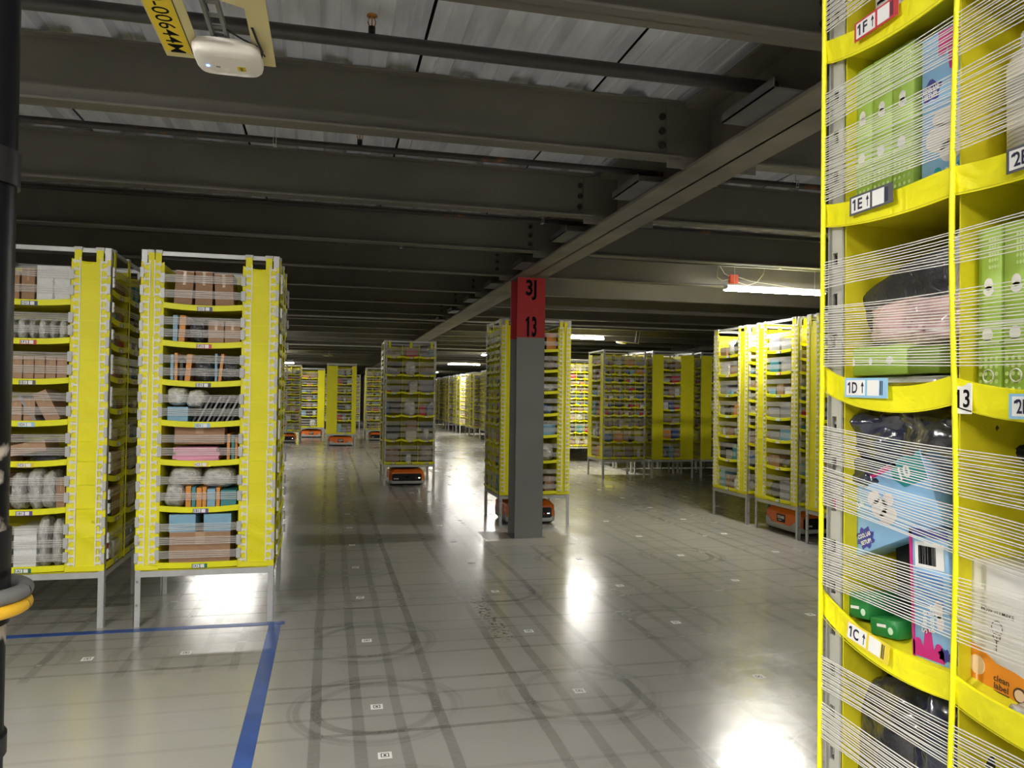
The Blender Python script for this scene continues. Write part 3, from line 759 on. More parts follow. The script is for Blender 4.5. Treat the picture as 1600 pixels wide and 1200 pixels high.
def item(pc, f, kind, u, w, z, su, sw, sz, where, rz=0, tilt=0):
    """goods item standing in a pod: u,w centre, z base, sizes"""
    T = face_T(f); p = T(u, w, z); ang = {0: 0, 1: math.pi/2, 2: math.pi, 3: -math.pi/2}[f]
    if kind in PAL: desc, m, tp = PAL[kind]; me = unit_box(m, TAPE if tp else None); nm, cat = 'box', 'box'
    elif kind in BAGS: desc, m = BAGS[kind]; me = unit_bag(m, rnd.randrange(4)); nm, cat = 'plastic_bag', 'bag'
    else: desc = 'white bottle'; me = unit_bottle(PAL['white'][1], WHITE); nm, cat = 'bottle', 'bottle'
    if 'pack' in desc: nm, cat = 'pack', 'pack'
    if nm == 'box' and 'cardboard' in desc: nm = 'cardboard_box'
    if su < .035 and nm != 'bottle' and nm != 'plastic_bag': desc = desc.replace('box', 'booklet').replace('cardboard ', 'brown '); nm, cat = 'booklet', 'booklet'
    o = link(nm, me); o.location = (pc[0]+p[0], pc[1]+p[1], z+.004); o.scale = (su, sw, sz); o.rotation_euler = (0, tilt, ang+rz)
    if f in (1, 3): o.rotation_euler = Matrix.Rotation(ang+rz, 4, 'Z').to_euler() if not tilt else (Matrix.Rotation(ang+rz, 4, 'Z')@Matrix.Rotation(tilt, 4, 'Y')).to_euler()
    else: o.rotation_euler = (Matrix.Rotation(ang+rz, 4, 'Z')@Matrix.Rotation(tilt, 4, 'Y')).to_euler()
    o['category'] = cat; RECS.append((o, desc, where, u))
    return o
def fill(pc, nick, f, sp, lod, content=None, only=None, dens=1.0):
    sh = sp[3] if sp[0] == 'single' else sp[2]
    if sp[0] == 'single': u0, u1, depth, ncol = -Hh+sp[1], Hh-sp[2], sp[4], 1
    else: u0, u1, depth, ncol = -Hh+.01, Hh-.01, sp[3], sp[1]
    wd = (u1-u0)/ncol; r = random.Random(hash((round(pc[0]*10), round(pc[1]*10), f)) % 99991)
    for k_, z in enumerate(sh):
        zt = (sh+[BT])[k_+1]; gap = zt-z-.02
        for c in range(ncol):
            if only and c not in only: continue
            a, b_ = u0+c*wd+.008, u0+(c+1)*wd-.008; W_ = b_-a
            row = f'{ORD[len(sh)-1-k_] if False else ORD[k_]} shelf'
            cn = '' if ncol == 1 else (['left', 'middle', 'right'][c] if ncol == 3 else ['first', 'second', 'third', 'fourth'][c] if ncol == 4 else ['left', 'right'][c])+' column, '
            where = f'{cn}{row}, {nick}'
            if content and k_ < len(content) and content[k_] is not None:
                for it in (content[k_] if ncol == 1 else content[k_][c]):
                    kd, fu0, fu1, h0, h1 = it[:5]; opt = it[5] if len(it) > 5 else {}
                    su = W_*(fu1-fu0); d = opt.get('d', .6)*depth
                    item(pc, f, kd, a+W_*(fu0+fu1)/2, .02+d/2+opt.get('w', 0), z+gap*h0, su*.97, d, gap*(h1-h0), where, opt.get('rz', 0), opt.get('t', 0))
                continue
            if r.random() > dens: continue
            n_ = 1 if W_ < .26 and r.random() < .45 else r.choice([2, 2, 3]) if W_ < .35 else r.choice([2, 3, 3, 4])
            if lod == 2: n_ = min(n_, 2 if W_ < .3 else 3)
            x = a
            for i in range(n_):
                sw_ = (W_/n_)*r.uniform(.75, .98); kd = r.choice(['brown', 'tan', 'dark', 'brown', 'dark', 'white', 'grey', 'black', 'black', 'grey', 'dark', 'brown', 'blue', 'navy', 'cream', 'silver', 'silver', 'bblack', 'bblack', 'bwhite', 'bbrown', 'bblue', 'bottle', 'red', 'orange', 'teal', 'grey'])
                hh = gap*r.uniform(.34, .78)
                if kd == 'bottle': sw_ = min(sw_, hh*.5); dd = sw_
                else: dd = min(depth*.8, max(.08, depth*r.uniform(.5, .85)))
                item(pc, f, kd, x+(W_/n_)/2, .018+dd/2, z, sw_, dd, hh, where, 0)
                x += W_/n_
def robot(cx, cy, rz, label, num, lod=0):
    """local: black face towards -Y, orange label side towards -X and +X"""
    r_ = empty('drive_robot', (cx, cy, 0), rz); tag(r_, label, 'robot')
    hx, hy = .315, .375; c = .05
    def ring(e, z): 
        x, y, k_ = hx+e, hy+e, c
        return [(-x+k_, -y, z), (x-k_, -y, z), (x, -y+k_, z), (x, y-k_, z), (x-k_, y, z), (-x+k_, y, z), (-x, y-k_, z), (-x, -y+k_, z)]
    def stack(rs, m, nm, smooth=False):
        mb = MB(); mb.add([p for q in rs for p in q], [(i*8+k_, i*8+(k_+1) % 8, (i+1)*8+(k_+1) % 8, (i+1)*8+k_) for i in range(len(rs)-1) for k_ in range(8)]+[tuple(range(8))[::-1], tuple((len(rs)-1)*8+k_ for k_ in range(8))]); return bevel(mb.build(nm, m, r_), .006)
    stack([ring(-.02, .015), ring(-.02, .05)], BLACKM, 'chassis')
    stack([ring(0, .035), ring(.003, .07), ring(0, .10)], GREYP, 'bumper')
    stack([ring(-.001, .095), ring(-.003, .235), ring(-.05, .285), ring(-.09, .292)], ORANGE, 'shell')
    mb = MB(); mb.lathe([(0, .285), (.25, .285), (.25, .30), (.22, .31), (.22, .325), (0, .325)], 24); mb.build('lift_plate', BLACKM, r_)
    for s_ in (-1, 1):
        T = lambda u, w_, z: (u*-s_ if s_ > 0 else u, s_*(hy-w_) if s_ > 0 else -(hy-w_), z)
        mb = MB(); mb.poly([(-.25, .085), (.25, .085), (.262, .10), (.262, .195), (.245, .215), (-.245, .215), (-.262, .195), (-.262, .10)], .006, T); fp = mb.build('front_panel', BLACKM, r_)
        mb = MB(); text_mb(mb, num, T, .022, -.19, .125, .085, th=.008, bold=.02); mb.build('lettering', WHITE, fp)
        mb = MB(); mb.box(.205, .235, -.008, -.006, .135, .143, 0, T); mb.build('status_light', LEDW, fp)
        mb = MB(); mb.box(.155, .170, -.008, -.006, .125, .145, 0, T); mb.build('stop_button', mat('red_button', (.5, .02, .03), .4), fp)
        mb = MB(); mb.box(-.03, .03, -.009, -.006, .14, .17, 0, T); mb.build('sensor_window', BLACK, fp)
        T = lambda u, w_, z: (s_*(hx-w_), u*s_, z)
        mb = MB(); mb.box(-.085, .085, -.005, -.001, .12, .215, 0, T); lp = mb.build('label_plate', BLACKM, r_)
        mb = MB(); text_mb(mb, num, T, .038, 0, .18, .14, th=.006, bold=.02); text_mb(mb, 'D'+num[:4], T, .014, -.02, .142, .07, th=.006, bold=.02); mb.build('lettering', WHITE, lp)
        for q in (-1, 1):
            mb = MB(); pts = [(q*.33, .085)]+[(q*(.33-.115*math.cos(t_)), .085+.075*math.sin(t_)) for t_ in [math.pi/2*i/6 for i in range(7)]]
            mb.poly(pts, .004, T); mb.build('corner_bumper', GREYP, r_)
    return r_

NEARF = (.44,)
# contents of the two big left pods, bottom shelf first
B_CONT = [
 [('brown', .10, .92, 0, .62, {'d': .8}), ('blue', .10, .45, .62, .95, {'d': .5}), ('blue', .55, .92, .62, .95, {'d': .5})],
 [('silver', .02, .30, .02, .60), ('orange', .31, .38, 0, .52), ('teal', .39, .44, 0, .50), ('orange', .45, .52, 0, .48), ('orange', .53, .58, 0, .5), ('blue', .59, .70, 0, .45), ('orange', .71, .76, 0, .48), ('teal', .77, .98, 0, .42), ('silver', .06, .5, .50, .96, {'w': .01}), ('silver', .50, .96, .46, .94, {'w': .01})],
 [('brown', .12, .80, .50, .98, {'w': .06}), ('pink', .15, .72, .0, .10, {'rz': .1}), ('pink', .12, .74, .10, .20), ('pink', .18, .78, .20, .30, {'rz': -.08}), ('pink', .12, .70, .30, .42, {'rz': .05}), ('orange', .84, .88, 0, .8), ('teal', .90, .94, 0, .75), ('orange', .95, .98, 0, .7)],
 [('blue', .05, .32, 0, .45), ('bwhite', .02, .30, .48, .98), ('bwhite', .28, .56, .42, .92)]+[('grey' if i % 2 else 'black', .36+.062*i, .385+.062*i, 0, .80+.01*i, {'t': .45}) for i in range(9)],
 [('blue', .08, .12, 0, .8), ('orange', .13, .17, 0, .85), ('black', .2, .24, 0, .7), ('orange', .26, .33, 0, .82, {'t': .08}), ('bblack', .36, .64, 0, .72), ('blue', .66, .69, 0, .85), ('orange', .70, .74, 0, .85, {'t': .1}), ('bblack', .74, .99, 0, .75)],
 [('blue', .10, .16, 0, .85), ('orange', .17, .25, 0, .85, {'t': .05}), ('bblack', .28, .54, .02, .78), ('tan', .56, .77, 0, .72), ('tan', .78, .99, 0, .72)],
 [('brown', .10, .34, 0, .88, {'t': .05}), ('brown', .38, .61, 0, .88), ('brown', .65, .90, 0, .84, {'t': -.05})]]
A_CONT = [
 [('white', .38, .66, 0, .75, {'d': .8}), ('silver', .64, .80, 0, .92), ('silver', .82, .98, 0, .90), ('grey', .02, .34, 0, .6)],
 [('silver', .30, .50, 0, .85), ('silver', .50, .70, 0, .92), ('silver', .68, .88, 0, .88), ('brown', .88, .99, 0, .72), ('brown', .02, .28, 0, .8)],
 [('bblack', .50, .98, .0, .22), ('tan', .28, .76, .26, .55, {'t': -.2}), ('brown', .02, .3, 0, .7)],
 [('tan', .30, .44, 0, .62), ('tan', .46, .60, 0, .62), ('grey', .60, .64, 0, .80, {'t': -.55}), ('tan', .74, .92, .05, .88, {'t': -.45}), ('brown', .02, .26, 0, .6)],
 [('tan', .04+.135*i, .165+.135*i, 0, .68) for i in range(7)],
 [('silver' if i % 2 else 'bwhite', .10+.125*i, .21+.125*i, 0, .66) for i in range(7)],
 [('brown', .03, .38, 0, .70), ('brown', .40, .56, 0, .80), ('white', .58, 1.0, 0, .86)]]
def singles(ml, mr, sh=S7): return ('single', ml, mr, sh, .43)
podA = dict([(0, singles(.15, .245)), (1, ('multi', 2, S9, .235)), (2, singles(.245, .15)), (3, ('multi', 4, S10, .14))])
P0 = 1.092
ax, ay, bx, by_ = -1.918, 6.185, -.815, 6.155
pod(ax, ay, 'yellow storage pod at the left edge, half behind the black pole', 'storage pods', podA, 0, (0, 1)); fill((ax, ay), 'leftmost pod', 0, podA[0], 0, A_CONT); fill((ax, ay), 'right side of leftmost pod', 1, podA[1], 0)
podB = dict(podA); podB[1] = ('multi', 3, S9, .235)
pod(bx, by_, 'large yellow storage pod beside the corner of the blue tape', 'storage pods', podB, 0, (0, 1)); fill((bx, by_), 'tape corner pod', 0, podB[0], 0, B_CONT); fill((bx, by_), 'right side of tape corner pod', 1, podB[1], 0, dens=.8)
# C on a robot
C_CONT = [
 [[('brown', .02, .9, 0, .36), ('dark', .04, .85, .37, .66)], [('grey', .25, .62, .1, .30), ('black', .02, .98, .38, .5), ('white', .3, .6, 0, .4, {'w': -.01})], [('bbrown', .05, .98, 0, .8)]],
 [[('silver', .02, .9, 0, .28), ('black', .1, .95, .28, .62)], [('cream', .25, .98, 0, .4), ('brown', .3, .95, .4, .85)], [('grey', .02, .95, 0, .3), ('bwhite', .25, .7, .02, .5, {'w': -.015}), ('black', .1, .95, .5, .8)]],
 [[('bblue', .02, .28, 0, .66), ('black', .3, .95, .2, .68)], [('bwhite', .1, .85, 0, .7)], [('red', .04, .44, 0, .5), ('grey', .5, .98, 0, .22), ('white', .45, .75, .3, .68, {'t': .7}), ('navy', .5, .95, .3, .5, {'t': -.2})]],
 [[('grey', .02, .9, 0, .4), ('white', .3, .36, .1, .8, {'t': -.8}), ('red', .02, .4, 0, .12, {'w': -.01})], [('cream', .45, .98, 0, .66), ('grey', .1, .16, 0, .8, {'t': .5})], [('grey', .03, .9, .1, .8), ('black', .05, .98, 0, .1)]],
 [[('grey', .05, .9, 0, .26), ('white', .1, .7, .28, .40, {'t': .15}), ('black', .3, .95, .5, .8)], [('bwhite', .15, .85, 0, .85)], [('grey', .02, .95, 0, .2), ('dark', .05, .9, .2, .5)]],
 [[('cream', .02, .95, 0, .22), ('dark', .02, .6, .3, .55, {'t': .2})], [('red', .2, .98, 0, .75)], [('grey', .02, .98, 0, .3), ('black', .05, .5, .3, .9), ('teal', .6, .95, .3, .75)]]]
spC = {0: ('multi', 3, S6, .25), 1: ('single', .26, .15, S7, .43), 2: ('multi', 3, S10, .14), 3: ('single', .15, .26, S7, .43)}
C_ = (1.402, 14.15)
pod(*C_, 'tall yellow three-column pod carried by a robot left of the column', 'storage pods', spC, 1, (0, 3)); fill(C_, 'pod left of the column', 0, spC[0], 1, C_CONT)
robot(C_[0]-.03, C_[1]-.02, 0, 'orange and black robot under the three-column pod left of the column', '07028')
# D behind the column
spD = {0: ('single', .26, .17, S7, .43), 1: ('multi', 3, S10, .16), 2: ('single', .17, .26, S7, .43), 3: ('multi', 3, S10, .25)}
D_ = (2.522, 9.76)
pod(*D_, 'yellow storage pod on a robot directly behind the red-banded column', 'storage pods', spD, 1, (0, 3)); fill(D_, 'front of pod behind column', 0, spD[0], 1); fill(D_, 'left side of pod behind column', 3, spD[3], 1)
robot(D_[0]-.02, D_[1]-.02, 0, 'orange and black robot under the pod behind the red-banded column', '05163')
# E row at right
spE = {0: ('multi', 3, S10, .25), 1: ('single', .25, .15, S7, .43), 2: ('multi', 3, S9, .15), 3: ('single', .15, .25, S7, .43)}
spE2 = {0: ('multi', 3, S10, .15), 1: ('single', .15, .25, S7, .43), 2: ('multi', 3, S9, .15), 3: ('single', .25, .14, S7, .43)}
for (x, y, sp, lab, nick, sh) in ((5.715, 9.40, spE, 'farthest of three yellow pods in the right-hand row', 'farthest right-row pod', (0, 3)), (5.715, 8.30, spE2, 'middle yellow pod of the right-hand row, a robot beneath', 'middle right-row pod', (0, 3)), (5.715, 7.24, spE2, 'nearest yellow pod of the right-hand row, cut by the big pod', 'nearest right-row pod', (3,))):
    pod(x, y, lab, 'storage pods', sp, 1, sh); fill((x, y), nick, 3, sp[3], 1)
    if 0 in sh: fill((x, y), nick+' side', 0, sp[0], 2, only=(0,), dens=.8)
robot(5.72, 8.40, 0, 'orange robot with black label under the middle right-row pod', '05048')
# F block
spF1 = {0: ('multi', 4, S10, .2), 1: ('single', .2, .2, S7, .43), 2: ('multi', 3, S9, .15), 3: ('single', .24, .14, S6, .43)}
spF2 = {0: ('single', .24, .29, S7, .43), 1: ('multi', 3, S10, .28), 2: ('single', .2, .2, S7, .43), 3: ('multi', 3, S10, .23)}
Fs = [(5.765, 14.92, spF1, 'four-column yellow pod at the left of the far middle block', 'four-column far pod', (0, 3)), (6.79, 14.86, spF2, 'far yellow pod with one bin column, second in the middle block', 'second far block pod', (0, 3)), (7.86, 14.86, spF2, 'far yellow pod third in the middle block, cut by the right row', 'third far block pod', (0, 3))]
for x, y, sp, lab, nick, sh in Fs:
    pod(x, y, lab, 'storage pods', sp, 2, sh); fill((x, y), nick, 0, sp[0], 2)
    if nick.startswith('four'): fill((x, y), nick+' left side', 3, sp[3], 2)
    else: fill((x, y), nick+' left side', 3, sp[3], 2, only=(2,), dens=.7)
spX = {0: ('multi', 4, S10, .25), 1: ('single', .2, .2, S7, .43), 2: ('multi', 3, S9, .15), 3: ('single', .2, .2, S7, .43)}
k = 0
for q_, (x, y) in enumerate(((6.82, 16.02), (7.91, 16.02), (6.82, 17.1), (7.91, 17.1), (8.95, 14.9), (9, 16))):
    pod(x, y, f'dim yellow pod hidden behind the far middle block, {ords[q_]} of six', 'hidden block pods', {i: ('single', .2, .2, S7, .43) for i in range(4)}, 2, ())
pod(6.25, 18.83, 'brightly lit far pod between column pod and middle block', 'storage pods', spX, 2, (0, 3)); fill((6.25, 18.83), 'bright far pod', 0, spX[0], 2, only=(0, 1, 2))
pod(7.35, 18.83, 'far yellow pod right of the brightly lit far pod', 'storage pods', spX, 2, (0,))
# G cluster far left
spG1 = {0: ('single', .33, .14, S7, .43), 1: ('multi', 3, S10, .13), 2: ('single', .2, .2, S7, .43), 3: ('multi', 3, S10, .3)}
spH1 = {0: ('multi', 3, S10, .25), 1: ('single', .2, .2, S7, .43), 2: ('multi', 3, S10, .2), 3: ('single', .2, .2, S7, .43)}
spH2 = {0: ('single', .06, .25, S7, .43), 1: ('multi', 3, S10, .24), 2: ('single', .2, .2, S7, .43), 3: ('multi', 3, S10, .05)}
for x, y, sp, lab, nick, rb, num, rz in ((.375, 25.05, spG1, 'far yellow pod with wide left panel on an orange robot', 'far wide-panel pod', 'far orange robot showing its label plate, under the wide-panel pod', '05088', math.pi/2),
                                 (-1.37, 26.75, spH1, 'far bright pod partly hidden by the tape corner pod', 'far pod beside tape corner pod', 'far robot partly hidden by the tape corner pod', '04417', 0),
                                 (-.62, 29.8, spH2, 'far yellow single-column pod second from the left', 'second far left pod', 'far dim orange robot, second from the left', '04127', math.pi/2),
                                 (1.72, 28.0, spX, 'far four-column pod half hidden by the three-column pod', 'far pod left of three-column pod', 'far robot with black front half behind the three-column pod', '04550', 0)):
    pod(x, y, lab, 'storage pods', sp, 2, (0, 1) if x < 0 else (0,)); fill((x, y), nick, 0, sp[0], 2); robot(x, y-.05, rz, rb, num)
# far rows: goods too small to pick out are one stuff part each
def far_pod(x, y, f, sp, label, grp):
    r_ = pod(x, y, label, grp, {**{i: ('single', .2, .2, S7, .43) for i in range(4)}, f: sp, **({0: ('multi', 3, S10, .25)} if f != 0 else {})}, 2, (f, 0))
    for ff, s2 in ((f, sp),)+(((0, ('multi', 3, S10, .25)),) if f != 0 else ()):
        mbs_ = [MB(), MB(), MB(), MB()]; T = face_T(ff)
        sh = s2[3] if s2[0] == 'single' else s2[2]; nc = 1 if s2[0] == 'single' else s2[1]
        u0, u1 = (-Hh+s2[1], Hh-s2[2]) if s2[0] == 'single' else (-Hh+.01, Hh-.01)
        for k_, z in enumerate(sh):
            gap = (sh+[BT])[k_+1]-z
            for c in range(nc*2):
                a = u0+(u1-u0)*c/(nc*2)+.01; b_ = u0+(u1-u0)*(c+1)/(nc*2)-.01
                if rnd.random() < .88: mbs_[rnd.choice((0, 0, 1, 2, 3))].box(a, b_, .02, .13, z+.004, z+gap*rnd.uniform(.4, .82), 0, T)
        mb = MB()
        for i, q in enumerate(mbs_): mb.add(q.v, q.f, i)
        stuff(mb.build('packed_goods', [CARD[0], CARD[1], PAL['cream'][1], PAL['grey'][1]], r_))
i = 0
for y in (22.5, 23.6, 24.7, 26.9, 28.0, 30.2, 31.3, 33.5, 34.6, 36.8, 37.9, 40.1, 42.3, 44.5):
    spf = ('single', .15, .25, S7, .43) if i % 2 else ('multi', 3, S10, .25); i += 1
    far_pod(6.0, y, 3, spf, f'{(ords+["thirteenth", "fourteenth"])[i-1]} small yellow pod, counted away from the camera, in the long receding centre row', 'long receding row of pods')
for q_, (x, y) in enumerate(((7.1, 22.5), (8.2, 22.5), (9.3, 22.5), (9.3, 19.6))): far_pod(x, y, 0, ('multi', 3, S10, .25), f'{ords[q_]} distant yellow pod to the right behind the bright far pod', 'pods right of the receding row')
for q_, x in enumerate((-3.4, -1.2, -.1, 3.2, 4.3)): far_pod(x, 38.0, 0, ('single', .3, .14, S7, .43), f'{ords[q_]} tiny pod with wide yellow panel from the left, back of the room', 'pods at the back of the room')
for q_, x in enumerate((-4.5, -2.3, 1.0, 2.1)): far_pod(x, 38.0, 0, ('multi', 3, S10, .25), f'{ords[q_]} tiny three-column pod from the left, back of the room', 'pods at the back of the room')

# ------------------------------------------------------------------ big pod at right, close to the camera
FX, FY = 1.355, .797
def FGT(y, z, d=0): return (.90+d, y, z)   # point on the left face (x=.90), d = depth into the bin
spN = {3: ('multi', 3, S6, .26), 0: ('single', .2, .26, S7, .43), 1: ('multi', 3, S10, .15), 2: ('single', .26, .2, S7, .43)}
fg = empty('storage_pod', (FX, FY, 0)); tag(fg, 'very large yellow pod close to the camera at the right edge', 'shelf pod', 'storage pods')
for i in range(4):
    p = link('post', post_mesh(0), fg); p.rotation_euler = (0, 0, i*math.pi/2)
    for z0, z1, nm in ((2.545, 2.575, 'top_rail'), (.335, .375, 'bottom_rail')):
        p = link(nm, rail_mesh(z0, z1), fg); p.rotation_euler = (0, 0, i*math.pi/2)
mb = MB(); mb.box(-Hh+.01, Hh-.01, -Hh+.01, Hh-.01, .375, .385); mb.build('base_tray', YELD, fg)
for f in (0, 1, 2):
    mb = MB(); mb.box(-Hh+.03, Hh-.03, .004, .008, .385, BT, 0, face_T(f)); mb.build('fabric_panel', YEL, fg)
T3 = face_T(3); dep = .26; cw = .3035; e0 = -Hh
mb = MB()
for c in range(4):
    u = min(max(e0+c*cw, e0+.044 if c == 0 else -9), Hh-.044 if c == 3 else 9); mb.box(u-.0015, u+.0015, .004, dep, .385, BT-.02, 0, T3)
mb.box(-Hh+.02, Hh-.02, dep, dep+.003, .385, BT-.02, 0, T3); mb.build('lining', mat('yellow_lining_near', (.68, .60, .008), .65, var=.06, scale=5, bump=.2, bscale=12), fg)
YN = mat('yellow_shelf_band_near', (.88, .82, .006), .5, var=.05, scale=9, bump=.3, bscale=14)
#  shelves: height, sag per column
for k_, (z, sag, drop) in enumerate(((.40, .01, 0), (.79, .03, .0), (1.225, .018, .045), (1.636, .022, .025), (1.938, .008, .018), (2.243, .012, .02))):
    pts = []
    NS = 12
    for c in range(3):
        za = z-(drop if c else 0); zb = z-drop
        for i in range(NS+1):
            a = i/NS; pts.append((e0+(c+a)*cw, za+(zb-za)*a**.7-sag*4*a*(1-a)))
    n_ = len(pts)
    mb = MB(); vs = [T3(u, w_, zz if w_ < .05 else z-.012-.006*math.sin(u*9)) for w_ in (-.002, .05, dep) for u, zz in pts]
    vs = vs+[(a, b_, c_-.003) for a, b_, c_ in vs]
    m_ = 3*n_
    mb.add(vs, [(r_*n_+i, (r_+1)*n_+i, (r_+1)*n_+i+1, r_*n_+i+1) for r_ in range(2) for i in range(n_-1)]+[(m_+r_*n_+i, m_+r_*n_+i+1, m_+(r_+1)*n_+i+1, m_+(r_+1)*n_+i) for r_ in range(2) for i in range(n_-1)], 0, True)
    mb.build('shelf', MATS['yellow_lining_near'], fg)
    mb = MB(); vs = [T3(u, w_+.003*math.sin(u*31+k_)*(zz_ > 0), zz+zz_) for (w_, zz_) in ((-.004, -.012), (-.009, -.014), (-.011, .010), (-.013, .028), (-.008, .029)) for u, zz in pts]
    mb.add(vs, [(a*n_+i, a*n_+i+1, ((a+1) % 5)*n_+i+1, ((a+1) % 5)*n_+i) for a in range(5) for i in range(n_-1)], 0, False); mb.build('shelf_band', YN, fg)
    mb = MB(); vs = [T3(u, -.0145, zz+q) for q in (-.0135, -.0115) for u, zz in pts]; mb.add(vs, [(i, i+1, n_+i+1, n_+i) for i in range(n_-1)]); mb.build('stitching', YELD, fg)
# cords
for c, rr_ in ((0, .0045), (1, .0042), (2, .0042), (3, .0045)):
    mb = MB(); pts = []
    for i in range(60):
        z = .39+(BT-.39)*i/59; pts.append(T3(e0+c*cw+(.010+.005*math.sin((z-.3)*7) if c else .006), -.0155, z))
    mb.tube(pts, rr_, 8); mb.build('divider_cord', YN, fg)
# elastic bands made of parallel strands: (z at far edge top/bottom, z at near edge top/bottom)
def strands(zl1, zl0, zr1, zr0, wav=.002, pitch=.0043):
    mb = MB(); n_ = max(3, int((zl1-zl0)/pitch)); NS = 20
    for k_ in range(n_):
        a = (k_+.5)/n_; za = zl0+(zl1-zl0)*a; zb = zr0+(zr1-zr0)*a; th = .00065; ph = rnd.uniform(0, 6)*.15
        pts = [(-Hh+2*Hh*i/NS, za+(zb-za)*i/NS+wav*math.sin(i*.55+ph+a*2)) for i in range(NS+1)]
        vs = [T3(u, -.014-q-.0015*(k_ % 2), zz+e) for e, q in ((-th, 0), (th, 0), (th, .0012), (-th, .0012)) for u, zz in pts]; m_ = NS+1
        mb.add(vs, [(q*m_+i, q*m_+i+1, ((q+1) % 4)*m_+i+1, ((q+1) % 4)*m_+i) for q in range(4) for i in range(NS)])
    o = mb.build('elastic_band', STRAND, fg); stuff(o)
zsc = lambda v: v
for b_ in ((2.46, 2.385, 2.46, 2.39), (2.36, 2.28, 2.37, 2.29),
           (2.170, 2.106, 2.175, 2.11), (2.088, 2.045, 2.085, 2.03), (2.045, 1.966, 2.03, 1.975),
           (1.857, 1.806, 1.85, 1.80), (1.776, 1.72, 1.75, 1.68), (1.72, 1.662, 1.70, 1.64),
           (1.556, 1.487, 1.50, 1.43), (1.482, 1.41, 1.40, 1.33), (1.352, 1.295, 1.35, 1.28), (1.295, 1.262, 1.29, 1.25),
           (1.136, 1.073, 1.14, 1.07), (1.052, .985, 1.03, .96), (.93, .86, .93, .86), (.72, .64, .72, .64), (.58, .50, .58, .5)):
    strands(*b_)
# labels on the shelf bands
def fgsticker(y, z, key, txt, tilt=0): sticker(fg, 3, FY-y, z, key, txt, 1.06, 0, tilt)
for (y, z, key, txt, ti) in ((1.105, 2.243, 'red', '1F', 0), (1.115, 1.941, 'grey', '1E', 0), (1.125, 1.624, 'blue', '1D', -.02), (1.118, 1.20, 'yellow', '1C', -.13), (1.12, .785, 'purple', '1B', 0), (.795, 1.925, 'grey', '2E', 0), (.79, 1.597, 'blue', '2D', 0), (.79, 2.22, 'red', '2F', 0)):
    fgsticker(y, z, key, txt, ti)
mb = MB(); Ts = lambda a, w_, b_: T3(FY-.922+a, w_-.0135, 1.607+b_); mb.box(-.014, .014, -.001, 0, -.022, .022, 0, Ts); st = mb.build('shelf_label', WHITE, fg); mb = MB(); text_mb(mb, '13', Ts, .026, 0, 0, .022, bold=.02, th=.0014); mb.poly([(-.0125, .008), (-.008, .012), (-.008, .007), (-.0125, .004)], .0004, lambda a, w_, b_: Ts(a, w_-.0011, b_)); mb.build('lettering', BLACK, st)

# goods in the big pod -------------------------------------------------
LIME = mat('lime_box_card', (.40, .60, .10), .45, var=.04); LIMED = mat('lime_box_side', (.20, .32, .04), .5, var=.04); LIMEL = mat('lime_print', (.62, .78, .30), .45, var=0)
def Y2u(y): return y
def fbox(name, label, cat, y0, y1, z0, z1, d0, d1, m, roll=0, group=None, bev=.002):
    """box in the left face: y0<y1 extents, z, depth d from the face; local frame centre of the front face"""
    r_ = empty(name, (.90+d0, (y0+y1)/2, z0)); tag(r_, label, cat, group)
    mb = MB(); mb.box(0, d1-d0, (y0-y1)/2, (y1-y0)/2, 0, z1-z0); bevel(mb.build('body', m, r_), bev, 1)
    if roll: r_.rotation_euler = (roll, 0, 0)
    return r_
def LT(r_=None): return lambda u, w_, z: (w_-.0004, -u, z)     # print plane on the front (u grows to the right as seen)
def ellipse(mb, cu, cz, ru, rz, T, mi=0, n=16, th=.0006):
    mb.poly([(cu+ru*math.cos(2*math.pi*i/n), cz+rz*math.sin(2*math.pi*i/n)) for i in range(n)], th, T, mi)
def lime(y0, y1, z0, z1, label, d0=.025, d1=.20, dots=True):
    r_ = fbox('box', label, 'box', y0, y1, z0, z1, d0, d1, LIME); w_, h = y1-y0, z1-z0
    T = LT(); mb = MB()
    ellipse(mb, 0, h*.66, .0075, .009, T); ellipse(mb, 0, h*.62, .009, .007, T); ellipse(mb, -.002, h*.36, .009, .010, T)
    mb.build('print', WHITE, r_)
    mb = MB()
    mb.box(-w_/2+.003, w_/2-.003, -.0006, 0, h*.30, h*.33, 0, T)
    for i in range(4):
        for j in range(5): ellipse(mb, -w_/2+w_*(i+.7)/4.4, h*(.02+.045*j)+.004, .0028, .0032, T, 0, 8); ellipse(mb, -w_/2+w_*(i*.5+2.0)/4.4+.004, h*(.76+.04*j), .0022, .003, T, 0, 8)
    stuff(mb.build('pattern', LIMEL, r_))
    return r_
g1 = 'lime boxes'
for y0, y1, nm, z1 in ((1.167, 1.214, 'left', 2.20), (1.118, 1.165, 'middle', 2.20), (1.068, 1.116, 'right', 2.20)):
    lime(y0, y1, 1.945, z1, f'{nm} one of three upright lime green boxes above the 1E label')
fbox('box', 'thin black box between the lime boxes and the pale blue box', 'box', 1.051, 1.063, 1.94, 2.15, .04, .2, BLACKM)
MAG = mat('magenta_print', (.60, .03, .22), .4, var=0); SKY = mat('sky_blue_card', (.28, .52, .80), .4, var=.08, scale=14); NAV = mat('navy_print', (.06, .06, .30), .4, var=0); TEAL = mat('teal_print', (.02, .30, .33), .4, var=0); PALE = mat('pale_print', (.72, .66, .66), .45, var=.1, scale=40)
def splat(mb, cu, cz, r, T, n=26, amp=.18, lob=9):
    mb.poly([(cu+r*(1+amp*math.sin(lob*2*math.pi*i/n))*math.cos(2*math.pi*i/n), cz+r*.8*(1+amp*math.sin(lob*2*math.pi*i/n))*math.sin(2*math.pi*i/n)) for i in range(n)], .0006, T)
